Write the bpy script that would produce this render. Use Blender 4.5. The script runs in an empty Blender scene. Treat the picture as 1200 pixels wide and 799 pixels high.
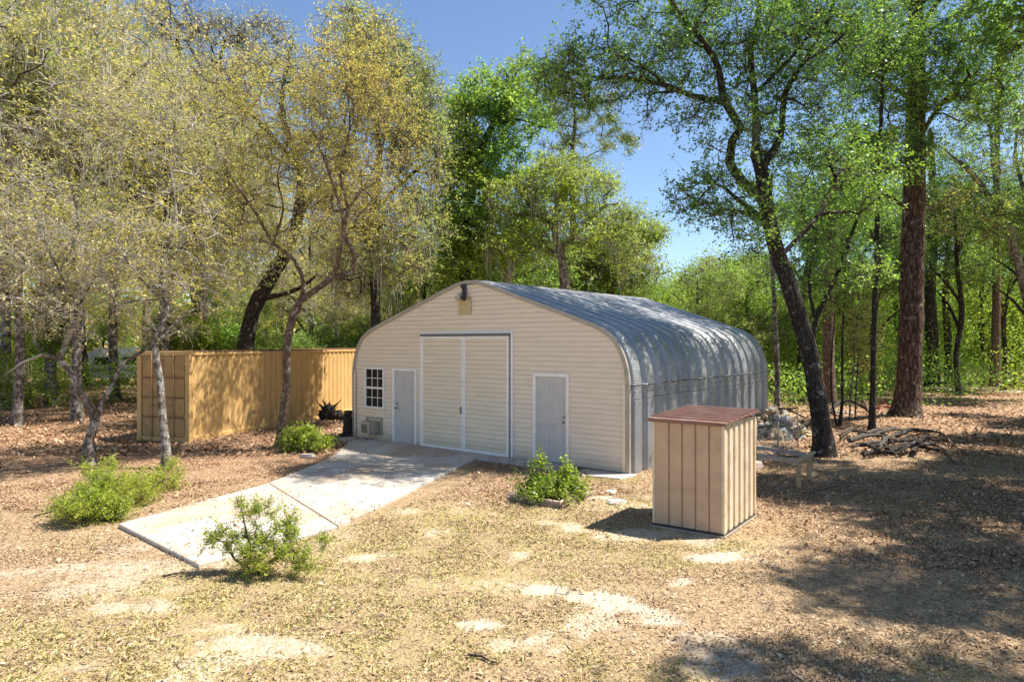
import bpy, math, random
import numpy as np
from mathutils import Vector, Matrix
R = math.radians
random.seed(7)
rng = np.random.default_rng(7)
scene = bpy.context.scene
col = scene.collection

# ------------------------------------------------------------------ camera
CAM_H = 2.83
F = 800.0
cd = bpy.data.cameras.new('camera'); cam = bpy.data.objects.new('camera', cd); col.objects.link(cam)
cam.location = (0, 0, CAM_H); cam.rotation_euler = (R(90), 0, 0)
cd.sensor_width = 36; cd.lens = 24.0; cd.clip_end = 3000; cd.clip_start = 0.05
cd.shift_y = 1.5 / 1200
scene.camera = cam
# ------------------------------------------------------------------ light
SUN_EL, SUN_AZ = R(59), math.atan2(0.105, 0.995)      # azimuth from +X towards +Y
sun_dir = Vector((math.cos(SUN_EL)*math.cos(SUN_AZ), math.cos(SUN_EL)*math.sin(SUN_AZ), math.sin(SUN_EL)))
w = bpy.data.worlds.new('World'); scene.world = w; w.use_nodes = True
nt = w.node_tree; nt.nodes.clear()
sky = nt.nodes.new('ShaderNodeTexSky'); sky.sky_type = 'NISHITA'; sky.sun_disc = False
sky.sun_elevation = SUN_EL; sky.sun_rotation = math.atan2(sun_dir.x, sun_dir.y)
sky.altitude = 900; sky.air_density = 1.0; sky.dust_density = 0.15; sky.ozone_density = 2.8
bg = nt.nodes.new('ShaderNodeBackground'); bg.inputs['Strength'].default_value = 0.095
wo = nt.nodes.new('ShaderNodeOutputWorld')
nt.links.new(sky.outputs[0], bg.inputs[0]); nt.links.new(bg.outputs[0], wo.inputs[0])
ld = bpy.data.lights.new('sun', 'SUN'); ld.energy = 5.0; ld.angle = R(0.55); ld.color = (1.0, 0.93, 0.82)
sun = bpy.data.objects.new('sun', ld); col.objects.link(sun)
sun.rotation_euler = sun_dir.to_track_quat('Z', 'Y').to_euler()
scene.view_settings.view_transform = 'Standard'; scene.view_settings.look = 'None'
scene.view_settings.exposure = 1.02; scene.view_settings.gamma = 1.0
scene.view_settings.use_curve_mapping = False
scene.render.engine = 'CYCLES'
scene.cycles.max_bounces = 7; scene.cycles.diffuse_bounces = 4; scene.cycles.glossy_bounces = 3
scene.cycles.transmission_bounces = 5; scene.cycles.transparent_max_bounces = 6
scene.cycles.use_denoising = True
scene.cycles.sample_clamp_indirect = 6.0

# ------------------------------------------------------------------ helpers
def G(px, py, z=0.0):
    Y = F*(CAM_H-z)/(py-401.0); return ((px-600)*Y/F, Y)
def P(px, py, Y):
    return ((px-600)*Y/F, Y, CAM_H-(py-401.0)*Y/F)
def mix3(a, b, t): return tuple(a[i]*(1-t)+b[i]*t for i in range(3))

def new_mat(name):
    m = bpy.data.materials.new(name); m.use_nodes = True
    n = m.node_tree; n.nodes.clear()
    out = n.nodes.new('ShaderNodeOutputMaterial')
    return m, n, out
def N(n, t, **kw):
    nd = n.nodes.new(t)
    for k, v in kw.items():
        if k in nd.inputs: nd.inputs[k].default_value = v
        else: setattr(nd, k, v)
    return nd
def noise(n, scale, detail=4, rough=0.55, vec=None, dist=0.0):
    nd = n.nodes.new('ShaderNodeTexNoise'); nd.inputs['Scale'].default_value = scale
    nd.inputs['Detail'].default_value = detail; nd.inputs['Roughness'].default_value = rough
    nd.inputs['Distortion'].default_value = dist
    if vec is not None: n.links.new(vec, nd.inputs['Vector'])
    return nd
def ramp(n, fac, stops):
    nd = n.nodes.new('ShaderNodeValToRGB'); cr = nd.color_ramp
    while len(cr.elements) > 1: cr.elements.remove(cr.elements[-1])
    cr.elements[0].position = stops[0][0]; c = stops[0][1]; cr.elements[0].color = (*c, 1) if len(c) == 3 else c
    for p, c in stops[1:]:
        e = cr.elements.new(p); e.color = (*c, 1)
    n.links.new(fac, nd.inputs[0]); return nd
def mixc(n, fac, a, b, blend='MIX'):
    nd = n.nodes.new('ShaderNodeMix'); nd.data_type = 'RGBA'; nd.blend_type = blend
    for s, v in ((0, fac), (6, a), (7, b)):
        if hasattr(v, 'links'): n.links.new(v, nd.inputs[s])
        elif s == 0: nd.inputs[0].default_value = v
        else: nd.inputs[s].default_value = (*v, 1)
    return nd.outputs[2]
def mth(n, op, a, b=None, clamp=False):
    nd = n.nodes.new('ShaderNodeMath'); nd.operation = op; nd.use_clamp = clamp
    for i, v in ((0, a), (1, b)):
        if v is None: continue
        if hasattr(v, 'links'): n.links.new(v, nd.inputs[i])
        else: nd.inputs[i].default_value = v
    return nd.outputs[0]
def bump(n, h, strength=0.5, dist=0.02):
    b = n.nodes.new('ShaderNodeBump'); b.inputs['Strength'].default_value = strength
    b.inputs['Distance'].default_value = dist; n.links.new(h, b.inputs['Height']); return b.outputs[0]
def g3(v): return (v, v, v)

def simple_mat(name, c, rough=0.6, metal=0.0, var=0.12, vscale=4.0, bscale=60, bstr=0.15, spec=0.5, dirt=None):
    m, n, out = new_mat(name)
    tc = n.nodes.new('ShaderNodeTexCoord').outputs['Object']
    nz = noise(n, vscale, 5, 0.6, tc)
    c1 = tuple(max(0, x*(1-var)) for x in c); c2 = tuple(min(1, x*(1+var)) for x in c)
    cc = ramp(n, nz.outputs['Fac'], [(0.3, c1), (0.7, c2)]).outputs[0]
    if dirt:
        dn = noise(n, vscale*1.7, 6, 0.7, tc)
        f = ramp(n, dn.outputs['Fac'], [(0.52, g3(0)), (0.72, g3(dirt[1]))]).outputs[0]
        cc = mixc(n, f, cc, dirt[0])
    p = n.nodes.new('ShaderNodeBsdfPrincipled')
    n.links.new(cc, p.inputs['Base Color']); p.inputs['Metallic'].default_value = metal
    rn = ramp(n, nz.outputs['Fac'], [(0.2, g3(max(0, rough-0.08))), (0.8, g3(min(1, rough+0.08)))]).outputs[0]
    n.links.new(rn, p.inputs['Roughness']); p.inputs['Specular IOR Level'].default_value = spec
    if bstr:
        b = noise(n, bscale, 4, 0.6, tc)
        n.links.new(bump(n, b.outputs['Fac'], bstr, 0.01), p.inputs['Normal'])
    n.links.new(p.outputs[0], out.inputs[0])
    return m

class MB:
    def __init__(s): s.v = []; s.f = []; s.sm = []
    def add(s, v, f, smooth=False):
        o = len(s.v); s.v += [tuple(map(float, x)) for x in v]; s.f += [tuple(i+o for i in q) for q in f]; s.sm += [smooth]*len(f)
    def box(s, a, b, rot=None, c=None, bev=0.0):
        x0, y0, z0 = a; x1, y1, z1 = b
        if bev > 0:
            v = []
            e = min(bev, abs(x1-x0)*.3, abs(y1-y0)*.3, abs(z1-z0)*.3)
            xs = (x0, x1); ys = (y0, y1); zs = (z0, z1)
            import itertools
            idx = {}
            for i, j, k in itertools.product((0, 1), repeat=3):
                sx, sy, sz = (1, -1)[i], (1, -1)[j], (1, -1)[k]
                p = (xs[i], ys[j], zs[k])
                idx[(i, j, k, 0)] = len(v); v.append((p[0], p[1]+sy*e, p[2]+sz*e))
                idx[(i, j, k, 1)] = len(v); v.append((p[0]+sx*e, p[1], p[2]+sz*e))
                idx[(i, j, k, 2)] = len(v); v.append((p[0]+sx*e, p[1]+sy*e, p[2]))
            f = []
            I = lambda i, j, k, a: idx[(i, j, k, a)]
            for a in (0, 1):
                q = [I(a, 0, 0, 0), I(a, 1, 0, 0), I(a, 1, 1, 0), I(a, 0, 1, 0)]; f.append(q if a else q[::-1])
                q = [I(0, a, 0, 1), I(0, a, 1, 1), I(1, a, 1, 1), I(1, a, 0, 1)]; f.append(q if a else q[::-1])
                q = [I(0, 0, a, 2), I(1, 0, a, 2), I(1, 1, a, 2), I(0, 1, a, 2)]; f.append(q if a else q[::-1])
            for a in (0, 1):
                for b2 in (0, 1):
                    f.append([I(0, a, b2, 1), I(1, a, b2, 1), I(1, a, b2, 2), I(0, a, b2, 2)])
                    f.append([I(a, 0, b2, 0), I(a, 1, b2, 0), I(a, 1, b2, 2), I(a, 0, b2, 2)])
                    f.append([I(a, b2, 0, 0), I(a, b2, 1, 0), I(a, b2, 1, 1), I(a, b2, 0, 1)])
            for i, j, k in itertools.product((0, 1), repeat=3):
                f.append([I(i, j, k, 0), I(i, j, k, 1), I(i, j, k, 2)])
        else:
            v = [(x0, y0, z0), (x1, y0, z0), (x1, y1, z0), (x0, y1, z0), (x0, y0, z1), (x1, y0, z1), (x1, y1, z1), (x0, y1, z1)]
            f = [(3, 2, 1, 0), (4, 5, 6, 7), (0, 1, 5, 4), (1, 2, 6, 5), (2, 3, 7, 6), (3, 0, 4, 7)]
        if rot is not None:
            cc = Vector(c) if c is not None else Vector(((x0+x1)/2, (y0+y1)/2, (z0+z1)/2))
            v = [tuple(rot @ (Vector(p)-cc) + cc) for p in v]
        s.add(v, f)
    def tube(s, pts, rad, sides=8, cap=True, smooth=True, flat=1.0):
        pts = np.array(pts, float); n = len(pts)
        rad = np.array(rad, float) if hasattr(rad, '__len__') else np.full(n, float(rad))
        v, f = tube_arrays(pts, rad, sides)
        s.add(v.tolist(), f.tolist(), smooth)
        if cap:
            o = len(s.v)-n*sides
            s.f.append(tuple(range(o, o+sides))[::-1]); s.sm.append(False)
            s.f.append(tuple(range(o+(n-1)*sides, o+n*sides))); s.sm.append(False)
    def bar(s, a, b, wd, ht, up=(0, 0, 1)):
        a = Vector(a); b = Vector(b); d = (b-a).normalized(); u = Vector(up); r = d.cross(u).normalized(); u = r.cross(d)
        v = []
        for p in (a, b):
            for i, j in ((-1, -1), (1, -1), (1, 1), (-1, 1)): v.append(tuple(p + r*(i*wd/2) + u*(j*ht/2)))
        s.add(v, [(3, 2, 1, 0), (4, 5, 6, 7), (0, 1, 5, 4), (1, 2, 6, 5), (2, 3, 7, 6), (3, 0, 4, 7)])
    def build(s, name, mat, parent=None, mats=None):
        me = bpy.data.meshes.new(name); me.from_pydata(s.v, [], s.f); me.validate()
        if len(me.polygons) == len(s.sm): me.polygons.foreach_set('use_smooth', s.sm)
        import bmesh
        bm = bmesh.new(); bm.from_mesh(me); bmesh.ops.recalc_face_normals(bm, faces=bm.faces[:]); bm.to_mesh(me); bm.free()
        me.materials.append(mat)
        o = bpy.data.objects.new(name, me); col.objects.link(o)
        if parent: o.parent = parent
        return o

def tube_arrays(pts, rad, sides):
    n = len(pts)
    d = np.zeros_like(pts); d[1:-1] = pts[2:]-pts[:-2]; d[0] = pts[1]-pts[0]; d[-1] = pts[-1]-pts[-2]
    d /= np.linalg.norm(d, axis=1)[:, None]+1e-9
    ref = np.array([0.0, 0, 1]) if abs(d[0][2]) < 0.9 else np.array([1.0, 0, 0])
    u = np.zeros_like(pts); cur = ref
    for i in range(n):
        cur = cur-d[i]*np.dot(cur, d[i]); l = np.linalg.norm(cur)
        if l < 1e-4: cur = np.array([0.3, 0.8, 0.1]); cur = cur-d[i]*np.dot(cur, d[i]); l = np.linalg.norm(cur)
        cur = cur/l; u[i] = cur
    w2 = np.cross(d, u)
    a = np.arange(sides)*2*np.pi/sides
    v = pts[:, None, :] + rad[:, None, None]*(np.cos(a)[None, :, None]*u[:, None, :]+np.sin(a)[None, :, None]*w2[:, None, :])
    i = np.arange(n-1)[:, None]*sides; k = np.arange(sides)[None, :]; k2 = (k+1) % sides
    f = np.stack([i+k, i+k2, i+sides+k2, i+sides+k], -1).reshape(-1, 4)
    return v.reshape(-1, 3), f

def quad_mesh(name, v, nq, mat, parent=None, tri=False, smooth=False):
    """v: (nq*4,3) array, consecutive quads"""
    k = 3 if tri else 4
    me = bpy.data.meshes.new(name)
    me.vertices.add(nq*k); me.vertices.foreach_set('co', np.ascontiguousarray(v, np.float32).ravel())
    me.loops.add(nq*k); me.loops.foreach_set('vertex_index', np.arange(nq*k, dtype=np.int32))
    me.polygons.add(nq); me.polygons.foreach_set('loop_start', np.arange(nq, dtype=np.int32)*k)
    me.polygons.foreach_set('loop_total', np.full(nq, k, np.int32))
    me.update(calc_edges=True)
    me.materials.append(mat)
    o = bpy.data.objects.new(name, me); col.objects.link(o)
    if parent: o.parent = parent
    return o
def face_mesh(name, v, f, mat, parent=None, smooth=True):
    k = f.shape[1]; nq = len(f)
    me = bpy.data.meshes.new(name)
    me.vertices.add(len(v)); me.vertices.foreach_set('co', np.ascontiguousarray(v, np.float32).ravel())
    me.loops.add(nq*k); me.loops.foreach_set('vertex_index', np.ascontiguousarray(f, np.int32).ravel())
    me.polygons.add(nq); me.polygons.foreach_set('loop_start', np.arange(nq, dtype=np.int32)*k)
    me.polygons.foreach_set('loop_total', np.full(nq, k, np.int32))
    me.update(calc_edges=True)
    if smooth: me.polygons.foreach_set('use_smooth', np.ones(nq, bool))
    me.materials.append(mat)
    o = bpy.data.objects.new(name, me); col.objects.link(o)
    if parent: o.parent = parent
    return o

def tag(o, label=None, cat=None, group=None, kind=None):
    if label: o['label'] = label
    if cat: o['category'] = cat
    if group: o['group'] = group
    if kind: o['kind'] = kind
    return o
def empty(name, loc=(0, 0, 0), rz=0.0):
    o = bpy.data.objects.new(name, None); col.objects.link(o); o.location = loc; o.rotation_euler = (0, 0, rz)
    o.empty_display_size = 0.2
    return o
def copy_tree(o, parent=None):
    c = o.copy(); col.objects.link(c); c.parent = parent
    for ch in list(o.children): copy_tree(ch, c)
    return c

# smooth value noise in numpy (for ground masks and crown shapes)
_perm = np.random.default_rng(3).random((256, 256))
def vn(x, y):
    xi = np.floor(x).astype(int); yi = np.floor(y).astype(int); fx = x-xi; fy = y-yi
    fx = fx*fx*(3-2*fx); fy = fy*fy*(3-2*fy)
    a = _perm[xi % 256, yi % 256]; b = _perm[(xi+1) % 256, yi % 256]; c = _perm[xi % 256, (yi+1) % 256]; d = _perm[(xi+1) % 256, (yi+1) % 256]
    return (a*(1-fx)+b*fx)*(1-fy)+(c*(1-fx)+d*fx)*fy
def fbm(x, y, o=4, lac=2.1):
    x = np.asarray(x, float); y = np.asarray(y, float)
    s = 0; a = 0.5; t = 0
    for i in range(o):
        s = s+a*vn(x+17.3*i, y+9.1*i); t += a; a *= 0.5; x = x*lac; y = y*lac
    return s/t
def gz(x, y):
    x = np.asarray(x, float); y = np.asarray(y, float)
    z = 0.05*(fbm(x*0.35+40, y*0.35+40, 3)-0.5)
    # root mound under the big pine
    z = z+0.22*np.exp(-(((x-13.6)/2.2)**2+((y-24.3)/1.8)**2))
    # keep level under slab and buildings
    return z

# ------------------------------------------------------------------ ground
def cluster(lo, hi, flo, fhi, fine, growth=1.16):
    a = list(np.arange(flo, fhi+1e-6, fine)); s = fine
    while a[-1] < hi: s *= growth; a.append(a[-1]+s)
    s = fine
    while a[0] > lo: s *= growth; a.insert(0, a[0]-s)
    return np.array(a)
gxs = cluster(-900, 900, -13, 13, 0.12); gys = cluster(-60, 1200, 4.0, 24, 0.12)
XX, YY = np.meshgrid(gxs, gys)
ZZ = gz(XX, YY)

def blob(X, Y, px, py, rx, ry, ang=0.0, soft=0.5, amp=0.9, fr=1.4):
    cx, cy = G(px, py); a = R(ang)
    dx = X-cx; dy = Y-cy
    u = (dx*math.cos(a)+dy*math.sin(a))/rx; v = (-dx*math.sin(a)+dy*math.cos(a))/ry
    d = np.sqrt(u*u+v*v) + amp*(fbm(X*fr+px, Y*fr+py, 4)-0.5)
    return np.clip((1+soft-d)/(2*soft), 0, 1)
def masks(X, Y):
    grass = np.zeros_like(X); sand = np.zeros_like(X)
    for q in [(560, 615, 2.2, 1.6, 10, .5), (660, 640, 1.5, 1.1, 0, .4), (420, 700, 2.4, 1.2, 0, .5), (200, 750, 2.2, .9, 0, .5),
              (640, 600, 1.2, .8, 0, .4), (560, 680, 1.4, .7, 0, .5), (740, 590, .8, .6, 0, .5), (300, 690, 1.4, .8, 0, .5), (100, 740, 1.2, .7, 0, .5),
              (700, 560, .9, .5, 0, .5), (480, 640, 1.6, 1.2, 0, .5), (860, 640, .5, .3, 0, .6), (745, 655, .9, .5, 0, .5), (390, 760, 2.0, .5, 0, .6), (60, 790, 1.5, .6, 0, .5)]:
        grass = np.maximum(grass, 0.9*blob(X, Y, q[0], q[1], q[2], q[3], q[4], q[5]))
    for q in [(640, 693, .32, .16, 0, .3, 1), (690, 700, .45, .16, -10, .35, 1), (740, 712, .5, .15, -12, .35, .95), (775, 728, .3, .12, -10, .4, .7), (840, 652, .45, .22, 20, .35, .95),
              (800, 682, .28, .12, 40, .35, .7), (565, 733, .28, .08, 0, .35, .8), (440, 652, .5, .18, 20, .4, .6), (470, 600, .35, .22, 30, .4, .5), (255, 735, .35, .12, 5, .4, .5),
              (100, 690, .9, .3, 25, .5, .5), (30, 670, .8, .22, 20, .5, .45), (180, 665, 1.3, .45, 15, .6, .5), (270, 768, .7, .12, 5, .5, .55), (210, 775, .3, .1, 0, .5, .5),
              (150, 690, .8, .3, 10, .5, .4), (400, 625, .5, .45, 0, .5, .4), (740, 748, .5, .3, 0, .6, .3), (370, 640, .5, .35, 0, .5, .4), (700, 583, .3, .12, 10, .3, .8),
              (910, 640, .6, .4, 0, .6, .3), (880, 615, .5, .3, 0, .6, .3), (110, 780, .5, .12, 0, .5, .4), (630, 690, 1.6, .35, -8, .5, .4), (560, 570, .5, .3, 40, .5, .4)]:
        sand = np.maximum(sand, q[6]*blob(X, Y, q[0], q[1], q[2], q[3], q[4], q[5], 1.3, 2.6))
    # open yard has scattered pale earth; woods do not
    yard = np.clip((13.0-Y + 0.35*(X+4))/4, 0, 1)*np.clip((5.5-X)/3, 0, 1)
    sand = np.maximum(sand, yard*0.55*np.clip((fbm(X*1.1+5, Y*1.1, 5)-0.56)*9, 0, 1))
    grass = np.maximum(grass, yard*0.5*np.clip((fbm(X*.8+55, Y*.8+9, 4)-0.5)*6, 0, 1))
    far = np.clip((Y-25)/8, 0, 1)
    grass = np.maximum(grass, far*0.75*np.clip((fbm(X*.25+5, Y*.3+19, 4)-0.48)*6, 0, 1)*np.clip((X+2)/4, 0, 1))
    lx = np.clip((Y-27)/6, 0, 1)*np.clip((-X-8)/4, 0, 1)
    grass = np.maximum(grass, lx*0.8*np.clip((fbm(X*.3+5, Y*.3+19, 4)-0.46)*6, 0, 1))
    red = np.clip((Y-12)/5, 0, 1)*np.clip((-X-2)/3, 0, 1) + np.clip((Y-15)/5, 0, 1)*np.clip((X-6)/3, 0, 1)*.7
    return grass, sand, np.clip(red, 0, 1)
gr, sd, rd = masks(XX, YY)
ny, nx = XX.shape
V = np.stack([XX, YY, ZZ], -1).reshape(-1, 3)
ii = (np.arange(ny-1)[:, None]*nx+np.arange(nx-1)[None, :])
Fq = np.stack([ii, ii+1, ii+nx+1, ii+nx], -1).reshape(-1, 4)

def ground_mat():
    m, n, out = new_mat('leaf_strewn_ground')
    tc = n.nodes.new('ShaderNodeTexCoord').outputs['Object']
    at = n.nodes.new('ShaderNodeAttribute'); at.attribute_name = 'cover'
    sp = n.nodes.new('ShaderNodeSeparateColor'); n.links.new(at.outputs['Color'], sp.inputs[0])
    grs, snd, red = sp.outputs[0], sp.outputs[1], sp.outputs[2]
    v1 = n.nodes.new('ShaderNodeTexVoronoi'); v1.inputs['Scale'].default_value = 34; v1.inputs['Randomness'].default_value = 1
    dn = noise(n, 30, 3, 0.6, tc)
    ad = n.nodes.new('ShaderNodeVectorMath'); ad.operation = 'MULTIPLY_ADD'
    n.links.new(dn.outputs['Color'], ad.inputs[0]); ad.inputs[1].default_value = (.05, .05, .05); n.links.new(tc, ad.inputs[2])
    n.links.new(ad.outputs[0], v1.inputs['Vector'])
    sv = n.nodes.new('ShaderNodeSeparateColor'); n.links.new(v1.outputs['Color'], sv.inputs[0])
    litter = ramp(n, sv.outputs[0], [(0.0, (.20, .13, .07)), (0.3, (.32, .215, .125)), (0.6, (.385, .265, .155)), (0.85, (.46, .335, .205)), (1.0, (.54, .42, .28))]).outputs[0]
    litter_red = ramp(n, sv.outputs[0], [(0.0, (.19, .10, .06)), (0.3, (.32, .18, .105)), (0.6, (.43, .255, .155)), (0.85, (.50, .32, .20)), (1.0, (.57, .40, .27))]).outputs[0]
    lt = mixc(n, red, litter, litter_red)
    big = noise(n, 1.3, 5, 0.6, tc)
    lt = mixc(n, ramp(n, big.outputs['Fac'], [(0.35, g3(0.0)), (0.7, g3(0.45))]).outputs[0], lt, mixc(n, red, (.45, .33, .205), (.45, .285, .18)))
    fine = noise(n, 55, 4, 0.7, tc)
    gcol = ramp(n, fine.outputs['Fac'], [(0.3, (.24, .20, .07)), (0.48, (.37, .31, .13)), (0.62, (.50, .41, .21)), (0.8, (.62, .51, .31))]).outputs[0]
    mid = noise(n, 5.0, 5, 0.65, tc)
    gf = mth(n, 'MULTIPLY', grs, ramp(n, mid.outputs['Fac'], [(0.36, g3(0.1)), (0.6, g3(1))]).outputs[0])
    c = mixc(n, gf, lt, gcol)
    scol = ramp(n, fine.outputs['Fac'], [(0.3, (.50, .42, .31)), (0.6, (.66, .58, .47)), (0.8, (.74, .67, .57))]).outputs[0]
    sn = noise(n, 9, 6, 0.7, tc)
    sf = mth(n, 'ADD', snd, mth(n, 'MULTIPLY', mth(n, 'SUBTRACT', sn.outputs['Fac'], 0.5), 1.1))
    sf = ramp(n, sf, [(0.30, g3(0)), (0.68, g3(.85))]).outputs[0]
    sf = mth(n, 'MULTIPLY', sf, ramp(n, snd, [(0.02, g3(0)), (0.2, g3(1))]).outputs[0])
    c = mixc(n, sf, c, scol)
    p = n.nodes.new('ShaderNodeBsdfPrincipled'); p.inputs['Roughness'].default_value = 0.95; p.inputs['Specular IOR Level'].default_value = 0.15
    n.links.new(c, p.inputs['Base Color'])
    h = mth(n, 'ADD', mth(n, 'MULTIPLY', v1.outputs['Distance'], 0.6), mth(n, 'ADD', mth(n, 'MULTIPLY', fine.outputs['Fac'], .5), mth(n, 'MULTIPLY', mid.outputs['Fac'], 1.2)))
    n.links.new(bump(n, h, 0.9, 0.03), p.inputs['Normal'])
    n.links.new(p.outputs[0], out.inputs[0])
    return m
M_ground = ground_mat()
ground = face_mesh('ground', V, Fq, M_ground)
ca = ground.data.color_attributes.new('cover', 'FLOAT_COLOR', 'POINT')
cc = np.zeros((len(V), 4), np.float32); cc[:, 0] = gr.ravel(); cc[:, 1] = sd.ravel(); cc[:, 2] = rd.ravel(); cc[:, 3] = 1
ca.data.foreach_set('color', cc.ravel())
tag(ground, kind='structure')

# ------------------------------------------------------------------ materials
def concrete_mat():
    m, n, out = new_mat('pale_concrete')
    tc = n.nodes.new('ShaderNodeTexCoord').outputs['Object']
    a = noise(n, 1.1, 6, 0.65, tc); b = noise(n, 26, 5, 0.7, tc); d = noise(n, .55, 5, 0.7, tc, 0.6)
    c = ramp(n, a.outputs['Fac'], [(0.3, (.46, .425, .37)), (0.7, (.60, .57, .52))]).outputs[0]
    c = mixc(n, ramp(n, b.outputs['Fac'], [(0.4, g3(0)), (0.75, g3(.25))]).outputs[0], c, (.36, .33, .28))
    # brown silt washed over the slab
    pt = n.nodes.new('ShaderNodeSeparateXYZ'); n.links.new(tc, pt.inputs[0])
    f = ramp(n, d.outputs['Fac'], [(0.44, g3(0)), (0.62, g3(.8))]).outputs[0]
    c = mixc(n, f, c, (.42, .30, .20))
    v = n.nodes.new('ShaderNodeTexVoronoi'); v.inputs['Scale'].default_value = 16; n.links.new(tc, v.inputs['Vector'])
    sp = ramp(n, v.outputs['Distance'], [(0.02, g3(1)), (0.12, g3(0))]).outputs[0]
    sp = mth(n, 'MULTIPLY', sp, ramp(n, a.outputs['Fac'], [(0.45, g3(0)), (0.6, g3(.8))]).outputs[0])
    c = mixc(n, sp, c, (.22, .15, .10))
    cv = n.nodes.new('ShaderNodeTexVoronoi'); cv.feature = 'DISTANCE_TO_EDGE'; cv.inputs['Scale'].default_value = .42
    wr = n.nodes.new('ShaderNodeVectorMath'); wr.operation = 'MULTIPLY_ADD'; wn_ = noise(n, 2.2, 6, .7, tc)
    n.links.new(wn_.outputs['Color'], wr.inputs[0]); wr.inputs[1].default_value = (.6, .6, .6); n.links.new(tc, wr.inputs[2]); n.links.new(wr.outputs[0], cv.inputs['Vector'])
    ck = ramp(n, cv.outputs['Distance'], [(0.0, g3(.8)), (0.006, g3(0))]).outputs[0]
    ck = mth(n, 'MULTIPLY', ck, ramp(n, d.outputs['Fac'], [(0.45, g3(0)), (0.5, g3(1))]).outputs[0])
    c = mixc(n, ck, c, (.12, .09, .07))
    p = n.nodes.new('ShaderNodeBsdfPrincipled'); p.inputs['Roughness'].default_value = 0.85
    n.links.new(c, p.inputs['Base Color']); n.links.new(bump(n, b.outputs['Fac'], 0.25, 0.01), p.inputs['Normal'])
    n.links.new(p.outputs[0], out.inputs[0]); return m
M_conc = concrete_mat()

def siding_mat(name, c, streak=0.1):
    m, n, out = new_mat(name)
    tc = n.nodes.new('ShaderNodeTexCoord').outputs['Object']
    mp = N(n, 'ShaderNodeMapping'); mp.inputs['Scale'].default_value = (1.2, 1.2, 9); n.links.new(tc, mp.inputs[0])
    a = noise(n, 1.2, 5, 0.6, mp.outputs[0]); d = noise(n, .9, 5, .6, tc)
    cc = ramp(n, a.outputs['Fac'], [(0.3, tuple(x*(1-streak) for x in c)), (0.7, tuple(x*(1+streak*.6) for x in c))]).outputs[0]
    pt = n.nodes.new('ShaderNodeSeparateXYZ'); n.links.new(tc, pt.inputs[0])
    low = ramp(n, pt.outputs[2], [(0.0, g3(1.1)), (0.4, g3(0))]).outputs[0]      # splashed soil on the lowest boards
    low = mth(n, 'MULTIPLY', low, d.outputs['Fac'])
    cc = mixc(n, low, cc, (.30, .25, .17))
    cc = mixc(n, ramp(n, d.outputs['Fac'], [(0.5, g3(0)), (.75, g3(.22))]).outputs[0], cc, (c[0]*.8, c[1]*.82, c[2]*.7))
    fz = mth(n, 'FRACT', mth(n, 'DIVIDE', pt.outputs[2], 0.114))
    gro = ramp(n, fz, [(0.0, g3(.75)), (0.05, g3(.25)), (.12, g3(0)), (.86, g3(0)), (.93, g3(.6))]).outputs[0]  # shadow line of each lap, put into the board colour
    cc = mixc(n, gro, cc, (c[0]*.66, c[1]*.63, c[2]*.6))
    p = n.nodes.new('ShaderNodeBsdfPrincipled'); p.inputs['Roughness'].default_value = 0.5; p.inputs['Specular IOR Level'].default_value = 0.4
    n.links.new(cc, p.inputs['Base Color'])
    gn = noise(n, 14, 4, .6, mp.outputs[0]); n.links.new(bump(n, gn.outputs['Fac'], 0.12, 0.006), p.inputs['Normal'])
    n.links.new(p.outputs[0], out.inputs[0]); return m
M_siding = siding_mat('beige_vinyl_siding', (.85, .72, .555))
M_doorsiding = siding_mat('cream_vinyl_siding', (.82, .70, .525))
M_white = simple_mat('white_trim_paint', (.88, .85, .80), 0.45, var=.05, dirt=((.45, .42, .36), .35))
M_grey = simple_mat('grey_door_paint', (.54, .52, .49), 0.45, var=.05, vscale=2, dirt=((.28, .27, .25), .3))
M_flash = simple_mat('weathered_flashing', (.40, .365, .31), 0.55, 0.3, var=.15, dirt=((.2, .17, .13), .5))
M_dark = simple_mat('dark_rubber', (.03, .03, .033), 0.5)
M_black = simple_mat('black_metal', (.03, .03, .035), 0.35)
M_yell = simple_mat('faded_yellow_board', (.55, .44, .22), 0.7, var=.15)
M_ac = simple_mat('aircon_casing', (.34, .28, .22), 0.5, dirt=((.16, .13, .1), .6))
M_acw = simple_mat('aircon_face', (.50, .45, .36), 0.5)
M_handle = simple_mat('brass_handle', (.25, .2, .13), 0.3, 0.9)
M_found = simple_mat('dark_sill_concrete', (.10, .09, .08), 0.9)

def galv_mat():
    m, n, out = new_mat('galvanised_steel')
    tc = n.nodes.new('ShaderNodeTexCoord').outputs['Object']
    a = noise(n, .8, 6, 0.65, tc, .4); b = noise(n, 5, 5, .65, tc)
    mp = N(n, 'ShaderNodeMapping'); mp.inputs['Scale'].default_value = (3, 6, .8); n.links.new(tc, mp.inputs[0])
    s = noise(n, 2.2, 5, .65, mp.outputs[0])
    c = ramp(n, a.outputs['Fac'], [(0.3, (.29, .305, .325)), (0.7, (.43, .445, .465))]).outputs[0]
    c = mixc(n, ramp(n, s.outputs['Fac'], [(0.5, g3(0)), (.72, g3(.45))]).outputs[0], c, (.40, .385, .37))
    c = mixc(n, ramp(n, b.outputs['Fac'], [(0.6, g3(0)), (.75, g3(.35))]).outputs[0], c, (.33, .30, .26))
    p = n.nodes.new('ShaderNodeBsdfPrincipled'); p.inputs['Metallic'].default_value = 0.6
    n.links.new(c, p.inputs['Base Color'])
    n.links.new(ramp(n, b.outputs['Fac'], [(0.3, g3(.46)), (.7, g3(.64))]).outputs[0], p.inputs['Roughness'])
    n.links.new(bump(n, a.outputs['Fac'], 0.12, 0.02), p.inputs['Normal'])
    n.links.new(p.outputs[0], out.inputs[0]); return m
M_galv = galv_mat()

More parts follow.
